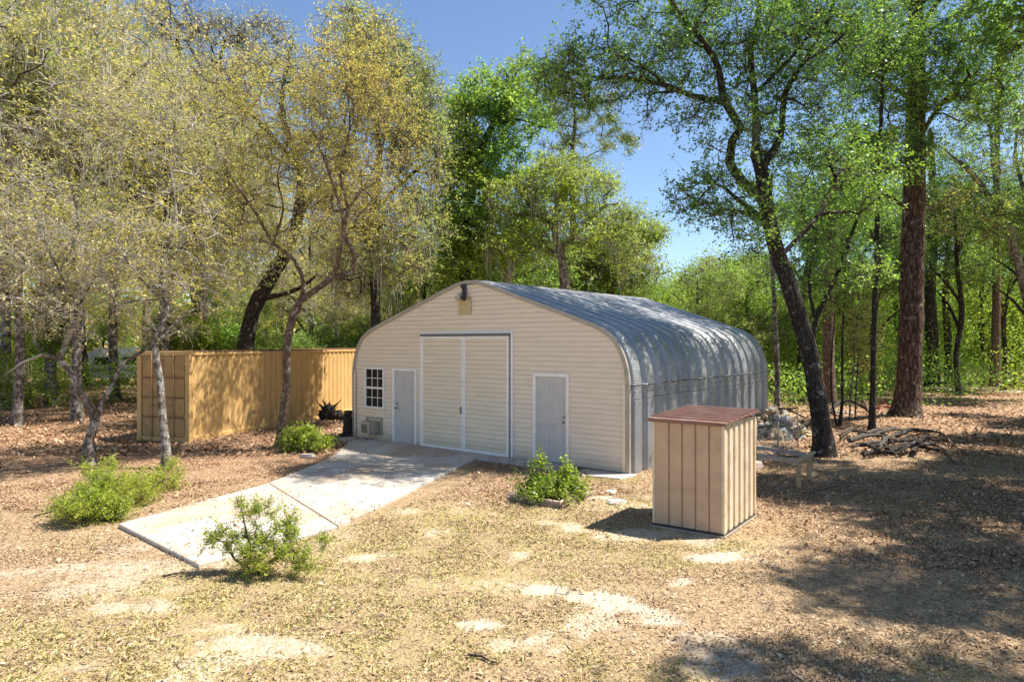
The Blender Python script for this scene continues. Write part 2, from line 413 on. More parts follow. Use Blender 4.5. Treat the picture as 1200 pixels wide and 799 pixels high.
def glass_mat():
    m, n, out = new_mat('window_glass')
    p = n.nodes.new('ShaderNodeBsdfPrincipled'); p.inputs['Base Color'].default_value = (.015, .017, .018, 1)
    p.inputs['Roughness'].default_value = 0.04; p.inputs['Specular IOR Level'].default_value = 0.12
    n.links.new(p.outputs[0], out.inputs[0]); return m
M_glass = glass_mat()

def tan_mat():
    m, n, out = new_mat('ochre_container_paint')
    tc = n.nodes.new('ShaderNodeTexCoord').outputs['Object']
    a = noise(n, 1.0, 5, .6, tc); mp = N(n, 'ShaderNodeMapping'); mp.inputs['Scale'].default_value = (5, 5, .7); n.links.new(tc, mp.inputs[0])
    s = noise(n, 2.0, 5, .7, mp.outputs[0]); b = noise(n, 7, 6, .7, tc)
    c = ramp(n, a.outputs['Fac'], [(0.3, (.53, .335, .125)), (0.7, (.63, .42, .175))]).outputs[0]
    c = mixc(n, ramp(n, s.outputs['Fac'], [(0.48, g3(0)), (.72, g3(.6))]).outputs[0], c, (.38, .23, .09))
    c = mixc(n, ramp(n, b.outputs['Fac'], [(0.63, g3(0)), (.72, g3(.6))]).outputs[0], c, (.28, .12, .05))
    p = n.nodes.new('ShaderNodeBsdfPrincipled'); p.inputs['Roughness'].default_value = 0.62
    n.links.new(c, p.inputs['Base Color']); n.links.new(bump(n, b.outputs['Fac'], 0.12, 0.01), p.inputs['Normal'])
    n.links.new(p.outputs[0], out.inputs[0]); return m
M_tan = tan_mat()
M_rust = simple_mat('rusty_steel', (.20, .095, .05), 0.8, var=.4, vscale=9)
M_tandk = simple_mat('grimy_ochre_steel', (.40, .25, .10), 0.7, var=.2)
# ------------------------------------------------------------------ concrete drive
def slab(name, poly, z0, z1, mat, parent=None, bev=0.012):
    mb = MB(); n = len(poly)
    c = np.mean(poly, axis=0)
    ins = [tuple(np.array(p)+(c-np.array(p))/np.linalg.norm(c-np.array(p))*bev*1.4) for p in poly]
    v = [(p[0], p[1], z0) for p in poly]+[(p[0], p[1], z1-bev) for p in poly]+[(p[0], p[1], z1) for p in ins]
    f = [tuple(range(2*n, 3*n))]
    for i in range(n):
        j = (i+1) % n
        f.append((i, j, n+j, n+i)); f.append((n+i, n+j, 2*n+j, 2*n+i))
    mb.add(v, f); return mb.build(name, mat, parent)
WL = np.array([-4.6746, 20.2143]); WR = np.array([2.4569, 14.5595]); WLEN = float(np.linalg.norm(WR-WL))
wd = (WR-WL)/WLEN; wn = np.array([-wd[1], wd[0]])          # along the front, and inwards
def WP(s, d=0.0): return tuple(WL+wd*s-wn*d)                # d metres out in front of the wall
ZS = 0.055
A0 = G(139, 613, ZS); A1 = G(233, 661, ZS); B0 = G(315, 565.5, ZS); B1 = G(396, 616, ZS)
edge_r = G(552, 560, ZS); edge_l = G(384, 537.5, ZS)
j = 0.01
def lerp(a, b, t): return (a[0]+(b[0]-a[0])*t, a[1]+(b[1]-a[1])*t)
s1 = slab('driveway', [A0, A1, lerp(B1, A1, .004), lerp(B0, A0, .004)], -0.1, ZS, M_conc)
s2 = slab('driveway', [lerp(B0, edge_l, .004), lerp(B1, edge_r, .003), WP(5.35, .62), WP(5.3, 0.05), WP(1.0, 0.05), WP(.75, .75), edge_l], -0.1, ZS+.002, M_conc)
s3 = slab('driveway', [WP(5.36, .62), WP(7.9, .62), WP(7.9, 0.05), WP(5.31, 0.05)], -0.1, ZS, M_conc)
s4 = slab('driveway', [WP(-.25, .55), WP(.74, .74), WP(.99, 0.05), WP(-.2, 0.05)], -0.1, ZS-.01, M_conc)
s5 = slab('driveway', [WP(8.15, .75), WP(9.25, .55), WP(9.3, -.05), WP(8.1, 0.05)], -0.1, ZS-.02, M_conc)
for o in (s1, s2, s3, s4, s5): tag(o, kind='structure')

# ------------------------------------------------------------------ metal building
hut = empty('metal_building', (WL[0], WL[1], 0), math.atan2(wd[1], wd[0]))
tag(hut, 'large arched corrugated steel building with beige sided front, sliding doors and two grey doors', 'building')
# local frame: x along front, y inwards, z up
W = WLEN
half = [(0, 0), (0, 1.72), (0, 1.92), (.02, 2.12), (.07, 2.36), (.17, 2.62), (.33, 2.86), (.55, 3.04), (.85, 3.185), (1.30, 3.345), (1.84, 3.53), (2.41, 3.72), (2.98, 3.91), (3.42, 4.06), (3.85, 4.20), (4.2, 4.30), (4.55, 4.345)]
def smooth_profile(pts, step):
    # Catmull-Rom resample, straight below the haunch
    P_ = np.array(pts, float); out = [P_[0]]
    for i in range(len(P_)-1):
        p0 = P_[max(i-1, 0)]; p1 = P_[i]; p2 = P_[i+1]; p3 = P_[min(i+2, len(P_)-1)]
        L = np.linalg.norm(p2-p1); k = max(2, int(L/step))
        for q in range(1, k+1):
            t = q/k
            if i == 0: out.append(p1+(p2-p1)*t)
            else: out.append(0.5*((2*p1)+(-p0+p2)*t+(2*p0-5*p1+4*p2-p3)*t*t+(-p0+3*p1-3*p2+p3)*t**3))
    return np.array(out)
hp = smooth_profile(half, 0.016)
# mirror
full = np.vstack([hp, [[W-x, z] for x, z in hp[::-1][1:]]])
def xleft(z):      # inner half-profile x at height z
    return float(np.interp(z, hp[:, 1], hp[:, 0]))
# arch shell -----------------------------------------------------------
tang = np.gradient(full, axis=0); tang /= np.linalg.norm(tang, axis=1)[:, None]
nor = np.stack([-tang[:, 1], tang[:, 0]], -1)          # outward
arc = np.concatenate([[0], np.cumsum(np.linalg.norm(np.diff(full, axis=0), axis=1))])
curv = np.abs(np.gradient(np.unwrap(np.arctan2(tang[:, 1], tang[:, 0])))/np.gradient(arc))
curv = np.convolve(curv, np.ones(9)/9, 'same')
crimp = np.clip((curv-.15)/.4, 0, 1)*0.0045*np.sin(arc*2*np.pi/0.055)
us = np.array([0, .03, .05, .09, .14, .19, .23, .27, .38, .5, .62, .73, .77, .81, .86, .91, .95, .97, 1.0])
NP = 15; PW = 0.60
prof = 0.215*np.clip((.5-np.abs(us-.5)-.03)/.20, 0, 1)**.85+0.025*(1-(2*us-1)**2)
ys = []; dd = []
for i in range(NP):
    for k, u in enumerate(us[:-1] if i < NP-1 else us):
        ys.append(i*PW+u*PW); dd.append(prof[k])
ys = np.array(ys)+.04; dd = np.array(dd)
lap = np.where((arc < 1.62) | (arc > arc[-1]-1.62), 0.006, 0.0)
off = dd[None, :]-.155 + (crimp[:, None])*(dd[None, :]/0.24) + lap[:, None]
Vx = full[:, 0][:, None]+nor[:, 0][:, None]*off; Vz = full[:, 1][:, None]+nor[:, 1][:, None]*off
Vz = np.maximum(Vz, 0.0)
Vs = np.stack([Vx, np.broadcast_to(ys[None, :], Vx.shape), Vz], -1)
a_, b_ = Vx.shape
q = (np.arange(a_-1)[:, None]*b_+np.arange(b_-1)[None, :])
fs = np.stack([q, q+1, q+b_+1, q+b_], -1).reshape(-1, 4)
shell = face_mesh('roof_shell', Vs.reshape(-1, 3), fs, M_galv, hut)
# bolts and lap seams
bt = MB()
for side in (0, 1):
    sx = -1 if side == 0 else 1
    for i in range(NP):
        for zz in (1.50, 1.76):
            for u in (.32, .68):
                y = (i+u)*PW; d = np.interp(u, us, prof)+.006-.155
                x = (-d if side == 0 else W+d)
                bt.box((x-.012, y-.012, zz-.012), (x+.012, y+.012, zz+.012), bev=.004)
        y0 = (i+.07)*PW
        for zz in (1.62, 1.9):
            pts = []
            for u in us[2:-2]:
                d = np.interp(u, us, prof)+.008-.155
                pts.append(((-d if side == 0 else W+d), (i+u)*PW, zz))
            bt.tube(pts, 0.006, 4, cap=True)
bt.build('bolt_row', simple_mat('dark_seam', (.12, .12, .12), .6, .4), hut)

# front wall siding ------------------------------------------------------
LAP = 0.114
openings = [(.56, 1.30, .98, 2.07), (1.76, 2.62, .03, 2.04), (6.68, 7.56, .03, 2.04)]
openings_big = [(2.93, 5.9, .03, 3.0)]
def siding(name, x0f, x1f, z0, z1, yf, mat, parent, opens=(), depth=.024):
    zs = set([z0, z1])
    k = math.ceil(z0/LAP)
    while k*LAP < z1: zs.add(round(k*LAP, 5)); k += 1
    for o in opens: zs.add(o[2]); zs.add(o[3])
    zs = sorted(z for z in zs if z0-1e-6 <= z <= z1+1e-6)
    mb = MB()
    for za, zb in zip(zs[:-1], zs[1:]):
        if zb-za < 1e-4: continue
        zm = (za+zb)/2; kk = math.floor(zm/LAP+1e-6)
        fa = (za/LAP-kk); fb = (zb/LAP-kk)
        ya = yf-depth*(1-fa)**.8-.002; yb = yf-depth*(1-fb)**.8-.002
        xa0, xb0, xa1, xb1 = x0f(za), x0f(zb), x1f(za), x1f(zb)
        cuts = [(o[0], o[1]) for o in opens if o[2]-1e-6 <= za and zb <= o[3]+1e-6]
        cuts.sort(); seg = []; la, lb = xa0, xb0
        for c0, c1 in cuts: seg.append((la, lb, c0, c0)); la = lb = c1
        seg.append((la, lb, xa1, xb1))
        for s0, t0, s1_, t1 in seg:
            v = [(s0, ya, za), (s1_, ya, za), (t1, yb, zb), (t0, yb, zb)]
            f = [(0, 1, 2, 3)]
            if abs(fa) < .01:   # butt edge of the board
                v += [(s0, yf+.001, za), (s1_, yf+.001, za)]; f.append((4, 5, 1, 0))
            mb.add(v, f)
    return mb.build(name, mat, parent)
inn = 0.012
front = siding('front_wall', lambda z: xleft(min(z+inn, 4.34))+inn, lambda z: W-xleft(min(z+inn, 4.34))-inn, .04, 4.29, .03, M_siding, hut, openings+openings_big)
# backing so the openings are dark and light does not leak
bk = MB(); n_ = len(full)
bk.add([(x, .045, max(z, 0)) for x, z in full], [tuple(range(n_))]); 
# openings' own doors sit in front of this backing board
bk.build('wall_backing', M_found, hut)
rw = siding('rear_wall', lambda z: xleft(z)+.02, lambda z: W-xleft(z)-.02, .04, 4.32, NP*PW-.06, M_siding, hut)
# base strip
fb = MB(); fb.box((0.02, -.02, -.05), (W-.02, .02, .045)); fb.build('sill_plate', M_found, hut)
# arch flashing (face band round the front edge of the shell)
fl = MB()
bw = 0.03
inner = full-nor*bw; outer = full+nor*0.065
vv = []
for (x, z), (x2, z2) in zip(inner, outer):
    vv += [(x, -.022, z), (x2, -.022, z2), (x2, .05, z2), (x, .008, z)]
ff = []
for i in range(len(full)-1):
    a = i*4; b = a+4
    ff += [(a, a+1, b+1, b), (a+1, a+2, b+2, b+1), (a+3, a, b, b+3)]
fl.add(vv, ff, False); fl.build('arch_flashing', M_flash, hut)
# corner trims (pale)
for x0, x1 in ((.03, .10), (W-.11, W-.03)):
    t = MB(); t.box((x0, -.032, .02), (x1, -.023, 1.98), bev=.003); t.build('corner_trim', M_siding, hut)

def frame_mb(x0, x1, z0, z1, wdt, y0, y1, bottom=True, mb=None):
    mb = mb or MB()
    mb.box((x0, y0, z0), (x0+wdt, y1, z1), bev=.004); mb.box((x1-wdt, y0, z0), (x1, y1, z1), bev=.004)
    mb.box((x0+wdt, y0, z1-wdt), (x1-wdt, y1, z1), bev=.004)
    if bottom: mb.box((x0+wdt, y0, z0), (x1-wdt, y1, z0+wdt), bev=.004)
    return mb
# walk doors
for (x0, x1, hs, panels) in ((1.70, 2.67, 0, False), (6.61, 7.62, 1, True)):
    lab = 'plain grey walk door' if not panels else 'grey walk door with raised panels'
    d = MB(); d.box((x0+.075, .018, .075), (x1-.075, .036, 2.03))
    if panels:
        xm = (x0+x1)/2
        for (a, b) in ((x0+.16, xm-.04), (xm+.04, x1-.16)):
            for (c, e) in ((.22, .95), (1.08, 1.88)):
                frame_mb(a, b, c, e, .022, .010, .0179, mb=d)
    door = d.build('door', M_grey, hut); door['label'] = lab
    fr = frame_mb(x0, x1, .045, 2.11, .075, -.03, .03, bottom=False)
    fr.build('door_frame', M_white, door)
    th = MB(); th.box((x0+.075, -.03, .03), (x1-.075, .02, .072), bev=.004); th.build('threshold', M_grey if not panels else M_ac, door)
    hx = x0+.16 if hs == 0 else x1-.15
    k = MB(); k.tube([(hx, .018, 1.0), (hx, -.03, 1.0)], .016, 8); k.tube([(hx, -.028, 1.0), (hx, -.055, 1.0)], [.028, .024], 10); k.tube([(hx, .018, 1.12), (hx, -.002, 1.12)], .026, 10)
    k.build('handle', M_handle, door)
# window
wf = frame_mb(.50, 1.35, .93, 2.11, .055, -.035, .028)
win = wf.build('window', M_white, hut)
gl = MB(); gl.box((.55, .012, .985), (1.30, .022, 2.055)); gl.build('pane', M_glass, win)
mu = MB()
mu.box((.555, -.018, 1.49), (1.295, .012, 1.55), bev=.003)
for i in (1, 2):
    x = .555+.74*i/3; mu.box((x-.009, -.002, .985), (x+.009, .011, 1.489)); mu.box((x-.009, -.002, 1.551), (x+.009, .011, 2.055))
for z in (1.24, 1.80):
    for i in range(3):
        a = .555+.74*i/3+.0095; b = .555+.74*(i+1)/3-.0095
        mu.box((a, -.001, z-.009), (b, .010, z+.009))
mu.build('muntin', M_white, win)
# sliding doors
trk = MB()
frame_mb(2.83, 6.01, .05, 3.10, .055, -.045, .025, bottom=False, mb=trk)
trk.build('door_frame', M_white, hut)
tr2 = MB(); tr2.box((2.87, -.10, 2.995), (5.96, -.046, 3.05), bev=.006); tr2.build('door_track', simple_mat('dark_track_steel', (.18, .18, .19), .5, .5), hut)  # dark steel bar above the door panels
for (x0, x1) in ((2.905, 4.425), (4.43, 5.90)):
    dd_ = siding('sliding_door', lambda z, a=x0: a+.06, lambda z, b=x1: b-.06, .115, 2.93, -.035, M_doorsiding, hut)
    b_ = MB(); frame_mb(x0, x1, .055, 2.985, .062, -.066, -.012, mb=b_); b_.build('door_frame', M_white, dd_)
    b2 = MB(); b2.box((x0+.05, -.03, .1), (x1-.05, -.02, 2.94)); b2.build('door_backing', M_doorsiding, dd_)
hp2 = MB()
for x in (4.36,): hp2.box((x-.012, -.10, 1.0), (x+.012, -.067, 1.18), bev=.005)
hp2.build('handle', M_black, dd_)
# lower guide rail on slab
# lamp and board at the gable
bd = MB(); bd.box((4.21, -.012, 3.54), (4.65, -.0, 3.955), bev=.004); bd.build('gable_board', M_yell, hut)
lm = MB(); lm.box((4.36, -.06, 4.06), (4.50, .0, 4.20), bev=.02); lm.tube([(4.43, -.03, 4.07), (4.43, -.06, 4.0)], .02, 8)
lamp = lm.build('floodlight', M_black, hut)
for x, dx in ((4.36, -.05), (4.50, .05)):
    h = MB(); h.tube([(x, -.05, 4.06), (x+dx*.3, -.10, 4.01), (x+dx, -.19, 3.94)], [.028, .055, .075], 12); h.build('lamp_head', M_black if dx > 0 else M_acw, lamp)
hd = MB(); hd.tube([(4.43, -.02, 4.2), (4.43, -.05, 4.27), (4.43, -.12, 4.25)], [.06, .07, .05], 10); hd.build('sensor_hood', M_black, lamp)
# air conditioner
ac = MB(); ac.box((.64, -.22, .24), (1.14, .02, .58), bev=.015); acr = ac.build('air_conditioner', M_ac, hut)
g_ = MB(); g_.box((.62, -.255, .22), (.98, -.221, .55), bev=.012); g_.build('front_grille', M_acw, acr)
g_ = MB()
for i in range(7): g_.box((.65, -.265, .26+i*.035), (.90, -.2551, .278+i*.035))
g_.build('louvre', M_dark, acr)
g_ = MB(); frame_mb(.56, 1.25, .18, .68, .05, -.03, .015, mb=g_); g_.build('wall_sleeve', M_flash, acr)

# ------------------------------------------------------------------ container
cyaw = R(17)
cl = np.array([math.sin(cyaw), math.cos(cyaw)]); ce = np.array([-math.cos(cyaw), math.sin(cyaw)])
CN = np.array([-9.03, 19.08])
cont = empty('shipping_container', (CN[0], CN[1], 0), math.atan2(cl[1], cl[0]))
tag(cont, 'long ochre painted shipping container beside the arched building', 'container')
CL, CWd, CH = 12.19, 1.85, 2.60     # local: x along length, y to the left (end face), z up
def corr(n, L, z0, z1, depth, pitch, y, sgn):
    pts = []; k = int(L/pitch); pit = L/k
    for i in range(k):
        x = i*pit
        pts += [(x, 0), (x+pit*.26, 0), (x+pit*.5, depth), (x+pit*.76, depth)]
    pts.append((L, 0)); return pts
sd_ = MB()
pts = corr(0, CL-.3, 0, 0, .036, .278, 0, 1)
v = []
for x, d in pts: v += [(x+.15, .02+d, .17), (x+.15, .02+d, CH-.14)]
f = [(2*i, 2*i+2, 2*i+3, 2*i+1) for i in range(len(pts)-1)]
sd_.add(v, f); sd_.build('side_panel', M_tan, cont)
sd_ = MB(); v2 = [(a, CWd-b, c) for a, b, c in v]; sd_.add(v2, f); sd_.build('side_panel', M_tan, cont)
rl = MB(); rl.box((.10, 0, .0), (CL-.1, .09, .169), bev=.01); rl.box((.1, 0, CH-.139), (CL-.1, .075, CH-.06), bev=.008)
rl.box((.1, CWd-.09, 0), (CL-.1, CWd, .169), bev=.01); rl.box((.1, CWd-.075, CH-.139), (CL-.1, CWd, CH-.06), bev=.008)
rl.build('side_rail', M_tan, cont)
rf = MB()
pts = corr(0, CL-.2, 0, 0, .02, .21, 0, 1); v = []
for x, d in pts: v += [(x+.1, .03, CH-.05+d), (x+.1, CWd-.03, CH-.05+d)]
f = [(2*i, 2*i+2, 2*i+3, 2*i+1) for i in range(len(pts)-1)]
rf.add(v, f); rf.build('roof', M_rust, cont)
for x in (0, CL-.17):
    for y in (0, CWd-.16):
        p_ = MB(); p_.box((x, y-.006 if y == 0 else y, -.01), (x+.17, y+.166, .118), bev=.008); p_.box((x, y-.006 if y == 0 else y, CH-.118), (x+.17, y+.166, CH), bev=.008)
        p_.box((x+.01, y+.004, .119), (x+.16, y+.15, CH-.119), bev=.006)
        p_.build('corner_post', M_tan, cont)
hd_ = MB(); hd_.box((.02, .161, CH-.15), (.12, CWd-.161, CH-.03), bev=.008); hd_.box((.02, .161, .0), (.14, CWd-.161, .15), bev=.008)
hd_.build('end_header', M_tan, cont)
dw = (CWd-.32)/2
for i in (0, 1):
    y0 = .163+i*(dw); y1 = y0+dw-.012
    d = MB(); d.box((.055, y0, .16), (.10, y1, CH-.16))
    for zz in (.16, .72, 1.28, 1.84):     # recessed fields framed by ribs
        frame_mb_y = [(y0+.02, y1-.02)]
        d.box((.036, y0+.03, zz+.045), (.0549, y1-.03, zz+.50), bev=.012)
    dr = d.build('door', M_tandk, cont)
    gz_ = MB()
    for zz in (.705, 1.265, 1.825): gz_.box((.045, y0+.002, zz-.018), (.0545, y1-.002, zz+.018))
    gz_.build('door_seam', M_rust, dr)
    rd_ = MB(); yy = y0+dw*.5
    rd_.tube([(.025, yy, .08), (.025, yy, CH-.08)], .018, 8)
    for zz in (.3, 1.0, 1.7, 2.3): rd_.box((.01, yy-.03, zz-.025), (.036, yy+.03, zz+.025))
    rd_.build('lock_bar', M_tandk, dr)
    hh = MB(); hh.bar((.012, yy, 1.05), (.012, yy+.32*(1 if i == 0 else -1), 1.03), .03, .015); hh.build('door_handle', M_rust, dr)

# ------------------------------------------------------------------ small utility shed
M_shed = simple_mat('shaded_tan_shed_paint', (.54, .365, .235), .5, var=.10, vscale=2.5, dirt=((.30, .20, .13), .45))  # tan deepened so the front's shade sits in the colour
M_shedl = simple_mat('sunlit_cream_shed_paint', (.72, .58, .40), .5, var=.10, vscale=2.5, dirt=((.42, .25, .13), .6))  # paler version, the sunlit side's brightness put into the colour
M_shedr = simple_mat('brown_red_roof_paint', (.22, .11, .08), .45, var=.2, vscale=3, dirt=((.42, .33, .27), .35))
SB = np.array([3.065, 9.87]); syaw = R(-36)
ab = np.array([math.cos(syaw), math.sin(syaw)]); bc = np.array([-math.sin(syaw), math.cos(syaw)])
SW, SD, SH = 1.10, 1.50, 1.66
so = SB-ab*SW
shed = empty('utility_shed', (so[0], so[1], 0), syaw)
tag(shed, 'small boxy tan ribbed metal shed with a brown red roof on the lawn', 'shed')
wl = MB()      # front: five flat pans with thin upright laps
pts = []
np_ = 5; pw = (SW-.06)/np_
for i in range(np_):
    x = .03+i*pw
    pts += [(x, .0), (x+.012, .02), (x+.022, .02), (x+.034, .0)] if i else [(x, 0)]
pts.append((SW-.03, 0))
v = []
for x, d in pts: v += [(x, d, .06), (x, d, SH-.02)]
wl.add(v, [(2*i, 2*i+2, 2*i+3, 2*i+1) for i in range(len(pts)-1)]); wl.build('front_wall', M_shed, shed)
sm_ = MB()
for i in range(1, np_): sm_.box((.03+i*pw+.012, -.004+.018, .07), (.03+i*pw+.021, .0193, SH-.03))
sm_.build('panel_seam', simple_mat('shed_seam_grime', (.36, .24, .15), .8), shed)
def ribwall(name, x, sgn, mat):
    wl = MB(); k = 6; pw = SD/k; pts = []
    for i in range(k):
        y = i*pw; pts += [(y, 0), (y+pw*.50, 0), (y+pw*.58, -.026), (y+pw*.92, -.026)]
    pts.append((SD, 0)); v = []
    for y, d in pts: v += [(x+sgn*d, y, .06), (x+sgn*d, y, SH-.02)]
    wl.add(v, [(2*i, 2*i+2, 2*i+3, 2*i+1) for i in range(len(pts)-1)]); return wl.build(name, mat, shed)
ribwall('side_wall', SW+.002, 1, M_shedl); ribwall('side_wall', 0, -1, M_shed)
bw_ = MB(); bw_.box((.0, SD-.01, .06), (SW, SD+.005, SH-.02)); bw_.build('rear_wall', M_shed, shed)
ct = MB(); ct.box((-.008, -.008, .05), (.028, .03, SH-.02)); ct.box((SW-.03, -.01, .05), (SW+.012, .035, SH-.02)); ct.box((SW-.03, SD-.03, .05), (SW+.012, SD+.012, SH-.02)); ct.build('corner_trim', M_shedl, shed)
rr = MB(); pts = []; L0_, L1_ = -.06, SD+.07; k = 7; pw = (L1_-L0_)/k
for i in range(k):
    y = L0_+i*pw; pts += [(y, 0), (y+pw*.62, 0), (y+pw*.70, .028), (y+pw*.92, .028)]
pts.append((L1_, 0)); v = []
for y, d in pts:
    zz = SH+.01+.05*(y-L0_)/(L1_-L0_)
    v += [(-.07, y, zz+d), (SW+.05, y, zz+d-.005)]
n0 = len(pts); v += [(a, b, c-.018-(d)) for (a, b, c), d in zip(v, [p[1] for p in pts for _ in (0, 1)])]
f = [(2*i, 2*i+2, 2*i+3, 2*i+1) for i in range(n0-1)]+[(2*n0+2*i, 2*n0+2*i+1, 2*n0+2*i+3, 2*n0+2*i+2) for i in range(n0-1)]
f += [(2*i, 2*n0+2*i, 2*n0+2*i+2, 2*i+2) for i in range(n0-1)]+[(2*i+1, 2*i+3, 2*n0+2*i+3, 2*n0+2*i+1) for i in range(n0-1)]
f += [(0, 1, 2*n0+1, 2*n0), (2*n0-2, 4*n0-2, 4*n0-1, 2*n0-1)]
rr.add(v, f); rr.build('roof', M_shedr, shed)
fc = MB(); fc.box((-.065, -.052, SH-.045), (SW+.045, -.04, SH+.0055)); fc.build('fascia', M_shedr, shed)
bs = MB(); bs.box((-.05, -.05, -.01), (SW+.03, SD+.03, .03), bev=.006); bs.build('base_pad', simple_mat('base_board_grey', (.30, .25, .19), .8), shed)
bs = MB(); bs.box((-.02, -.02, .03), (SW+.01, SD+.01, .058)); bs.build('base_frame', M_black, shed)
# ------------------------------------------------------------------ bark, leaf and moss materials
def bark_mat(name, dark, light, lichen=None, lf=0.5, plate=False, scale=1.0):
    m, n, out = new_mat(name)
    tc = n.nodes.new('ShaderNodeTexCoord').outputs['Object']
    mp = N(n, 'ShaderNodeMapping'); mp.inputs['Scale'].default_value = (9*scale, 9*scale, 2.2*scale); n.links.new(tc, mp.inputs[0])
    v = n.nodes.new('ShaderNodeTexVoronoi'); v.inputs['Scale'].default_value = 1.0 if plate else 2.2; v.feature = 'DISTANCE_TO_EDGE'
    dn = noise(n, 3, 4, .6, mp.outputs[0])
    ad = n.nodes.new('ShaderNodeVectorMath'); ad.operation = 'MULTIPLY_ADD'
    n.links.new(dn.outputs['Color'], ad.inputs[0]); ad.inputs[1].default_value = (.9, .9, .9); n.links.new(mp.outputs[0], ad.inputs[2])
    n.links.new(ad.outputs[0], v.inputs['Vector'])
    nz = noise(n, 2.5, 6, .7, mp.outputs[0]); bg_ = noise(n, .9, 4, .6, tc)
    edge = ramp(n, v.outputs['Distance'], [(0.0, g3(0)), (0.16, g3(1))]).outputs[0]
    c = ramp(n, nz.outputs['Fac'], [(0.3, dark), (0.7, light)]).outputs[0]
    c = mixc(n, edge, tuple(x*.45 for x in dark), c)
    if lichen:
        ln = noise(n, 6*scale, 5, .65, tc)
        f = ramp(n, ln.outputs['Fac'], [(.62-lf*.25, g3(0)), (.70-lf*.2, g3(.85))]).outputs[0]
        c = mixc(n, f, c, lichen)
    p = n.nodes.new('ShaderNodeBsdfPrincipled'); p.inputs['Roughness'].default_value = .9; p.inputs['Specular IOR Level'].default_value = .2
    n.links.new(c, p.inputs['Base Color'])
    h = mth(n, 'ADD', mth(n, 'MULTIPLY', edge, .8), nz.outputs['Fac'])
    n.links.new(bump(n, h, 0.9, .035 if plate else .02), p.inputs['Normal'])
    n.links.new(p.outputs[0], out.inputs[0]); return m
M_oakbark = bark_mat('grey_oak_bark', (.13, .11, .09), (.26, .22, .18), (.46, .45, .41), .6)
M_redbark = bark_mat('reddish_oak_bark', (.15, .10, .07), (.30, .21, .155), (.42, .39, .34), .25)
M_darkbark = bark_mat('dark_oak_bark', (.035, .028, .024), (.11, .09, .075), (.34, .34, .31), .18)
M_pinebark = bark_mat('plated_pine_bark', (.085, .05, .038), (.26, .17, .13), (.45, .38, .33), .15, True, .9)
M_twig = simple_mat('lichen_grey_twig', (.36, .335, .29), .9, var=.35, vscale=3, bstr=0)
M_twigb = simple_mat('brown_twig', (.17, .13, .10), .9, var=.35, vscale=3, bstr=0)
M_twigd = simple_mat('dark_twig', (.075, .062, .05), .9, var=.35, vscale=3, bstr=0)
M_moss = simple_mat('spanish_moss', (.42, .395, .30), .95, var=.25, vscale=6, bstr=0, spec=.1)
M_mossd = simple_mat('dark_green_moss', (.27, .26, .19), .95, var=.25, vscale=6, bstr=0, spec=.1)  # darker tone of the hanging moss

def leaf_mat(name, stops, tr=0.4, gloss=.35, tbright=1.5):
    m, n, out = new_mat(name)
    ge = n.nodes.new('ShaderNodeNewGeometry')
    tc = n.nodes.new('ShaderNodeTexCoord').outputs['Object']
    nz = noise(n, .55, 3, .6, tc)
    f = mth(n, 'ADD', mth(n, 'MULTIPLY', ge.outputs['Random Per Island'], .65), mth(n, 'MULTIPLY', mth(n, 'SUBTRACT', nz.outputs['Fac'], .5), 1.1))
    f = mth(n, 'ADD', f, .17)
    c = ramp(n, f, stops).outputs[0]
    p = n.nodes.new('ShaderNodeBsdfPrincipled'); n.links.new(c, p.inputs['Base Color'])
    p.inputs['Roughness'].default_value = .45; p.inputs['Specular IOR Level'].default_value = gloss
    t = n.nodes.new('ShaderNodeBsdfTranslucent')
    tcx = mixc(n, 1.0, c, (tbright, tbright, tbright*.55), 'MULTIPLY'); n.links.new(tcx, t.inputs[0])
    mx = n.nodes.new('ShaderNodeMixShader'); mx.inputs[0].default_value = tr
    n.links.new(p.outputs[0], mx.inputs[1]); n.links.new(t.outputs[0], mx.inputs[2]); n.links.new(mx.outputs[0], out.inputs[0])
    return m
M_ochre = leaf_mat('new_ochre_oak_leaf', [(0, (0.220, 0.237, 0.138)), (.35, (0.419, 0.394, 0.232)), (.65, (0.641, 0.540, 0.320)), (1, (0.720, 0.654, 0.413))], .38, tbright=1.4)
M_gold = leaf_mat('golden_oak_leaf', [(0, (0.231, 0.240, 0.086)), (.35, (0.445, 0.403, 0.131)), (.65, (0.625, 0.535, 0.173)), (1, (0.736, 0.651, 0.259))], .38, tbright=1.4)
M_yg = leaf_mat('yellow_green_leaf', [(0, (0.191, 0.223, 0.073)), (.35, (0.356, 0.374, 0.116)), (.65, (0.549, 0.502, 0.165)), (1, (0.704, 0.632, 0.264))], .42)
M_green = leaf_mat('fresh_green_leaf', [(0, (0.097, 0.170, 0.043)), (.35, (0.181, 0.314, 0.065)), (.65, (0.290, 0.456, 0.095)), (1, (0.473, 0.627, 0.149))], .45, .45)
M_dgreen = leaf_mat('deep_green_leaf', [(0, (0.041, 0.100, 0.028)), (.35, (0.094, 0.202, 0.050)), (.65, (0.166, 0.310, 0.069)), (1, (0.285, 0.453, 0.111))], .4, .5)
M_bgreen = leaf_mat('bright_green_leaf', [(0, (0.127, 0.196, 0.031)), (.35, (0.236, 0.327, 0.052)), (.65, (0.345, 0.441, 0.069)), (1, (0.509, 0.571, 0.121))], .48)
M_pale = leaf_mat('pale_green_leaf', [(0, (0.142, 0.188, 0.066)), (.35, (0.249, 0.320, 0.103)), (.65, (0.356, 0.425, 0.149)), (1, (0.482, 0.527, 0.223))], .42)
M_needle = leaf_mat('pine_needle', [(0, (0.090, 0.126, 0.036)), (.35, (0.162, 0.216, 0.054)), (.65, (0.270, 0.306, 0.090)), (1, (0.396, 0.396, 0.144))], .25)
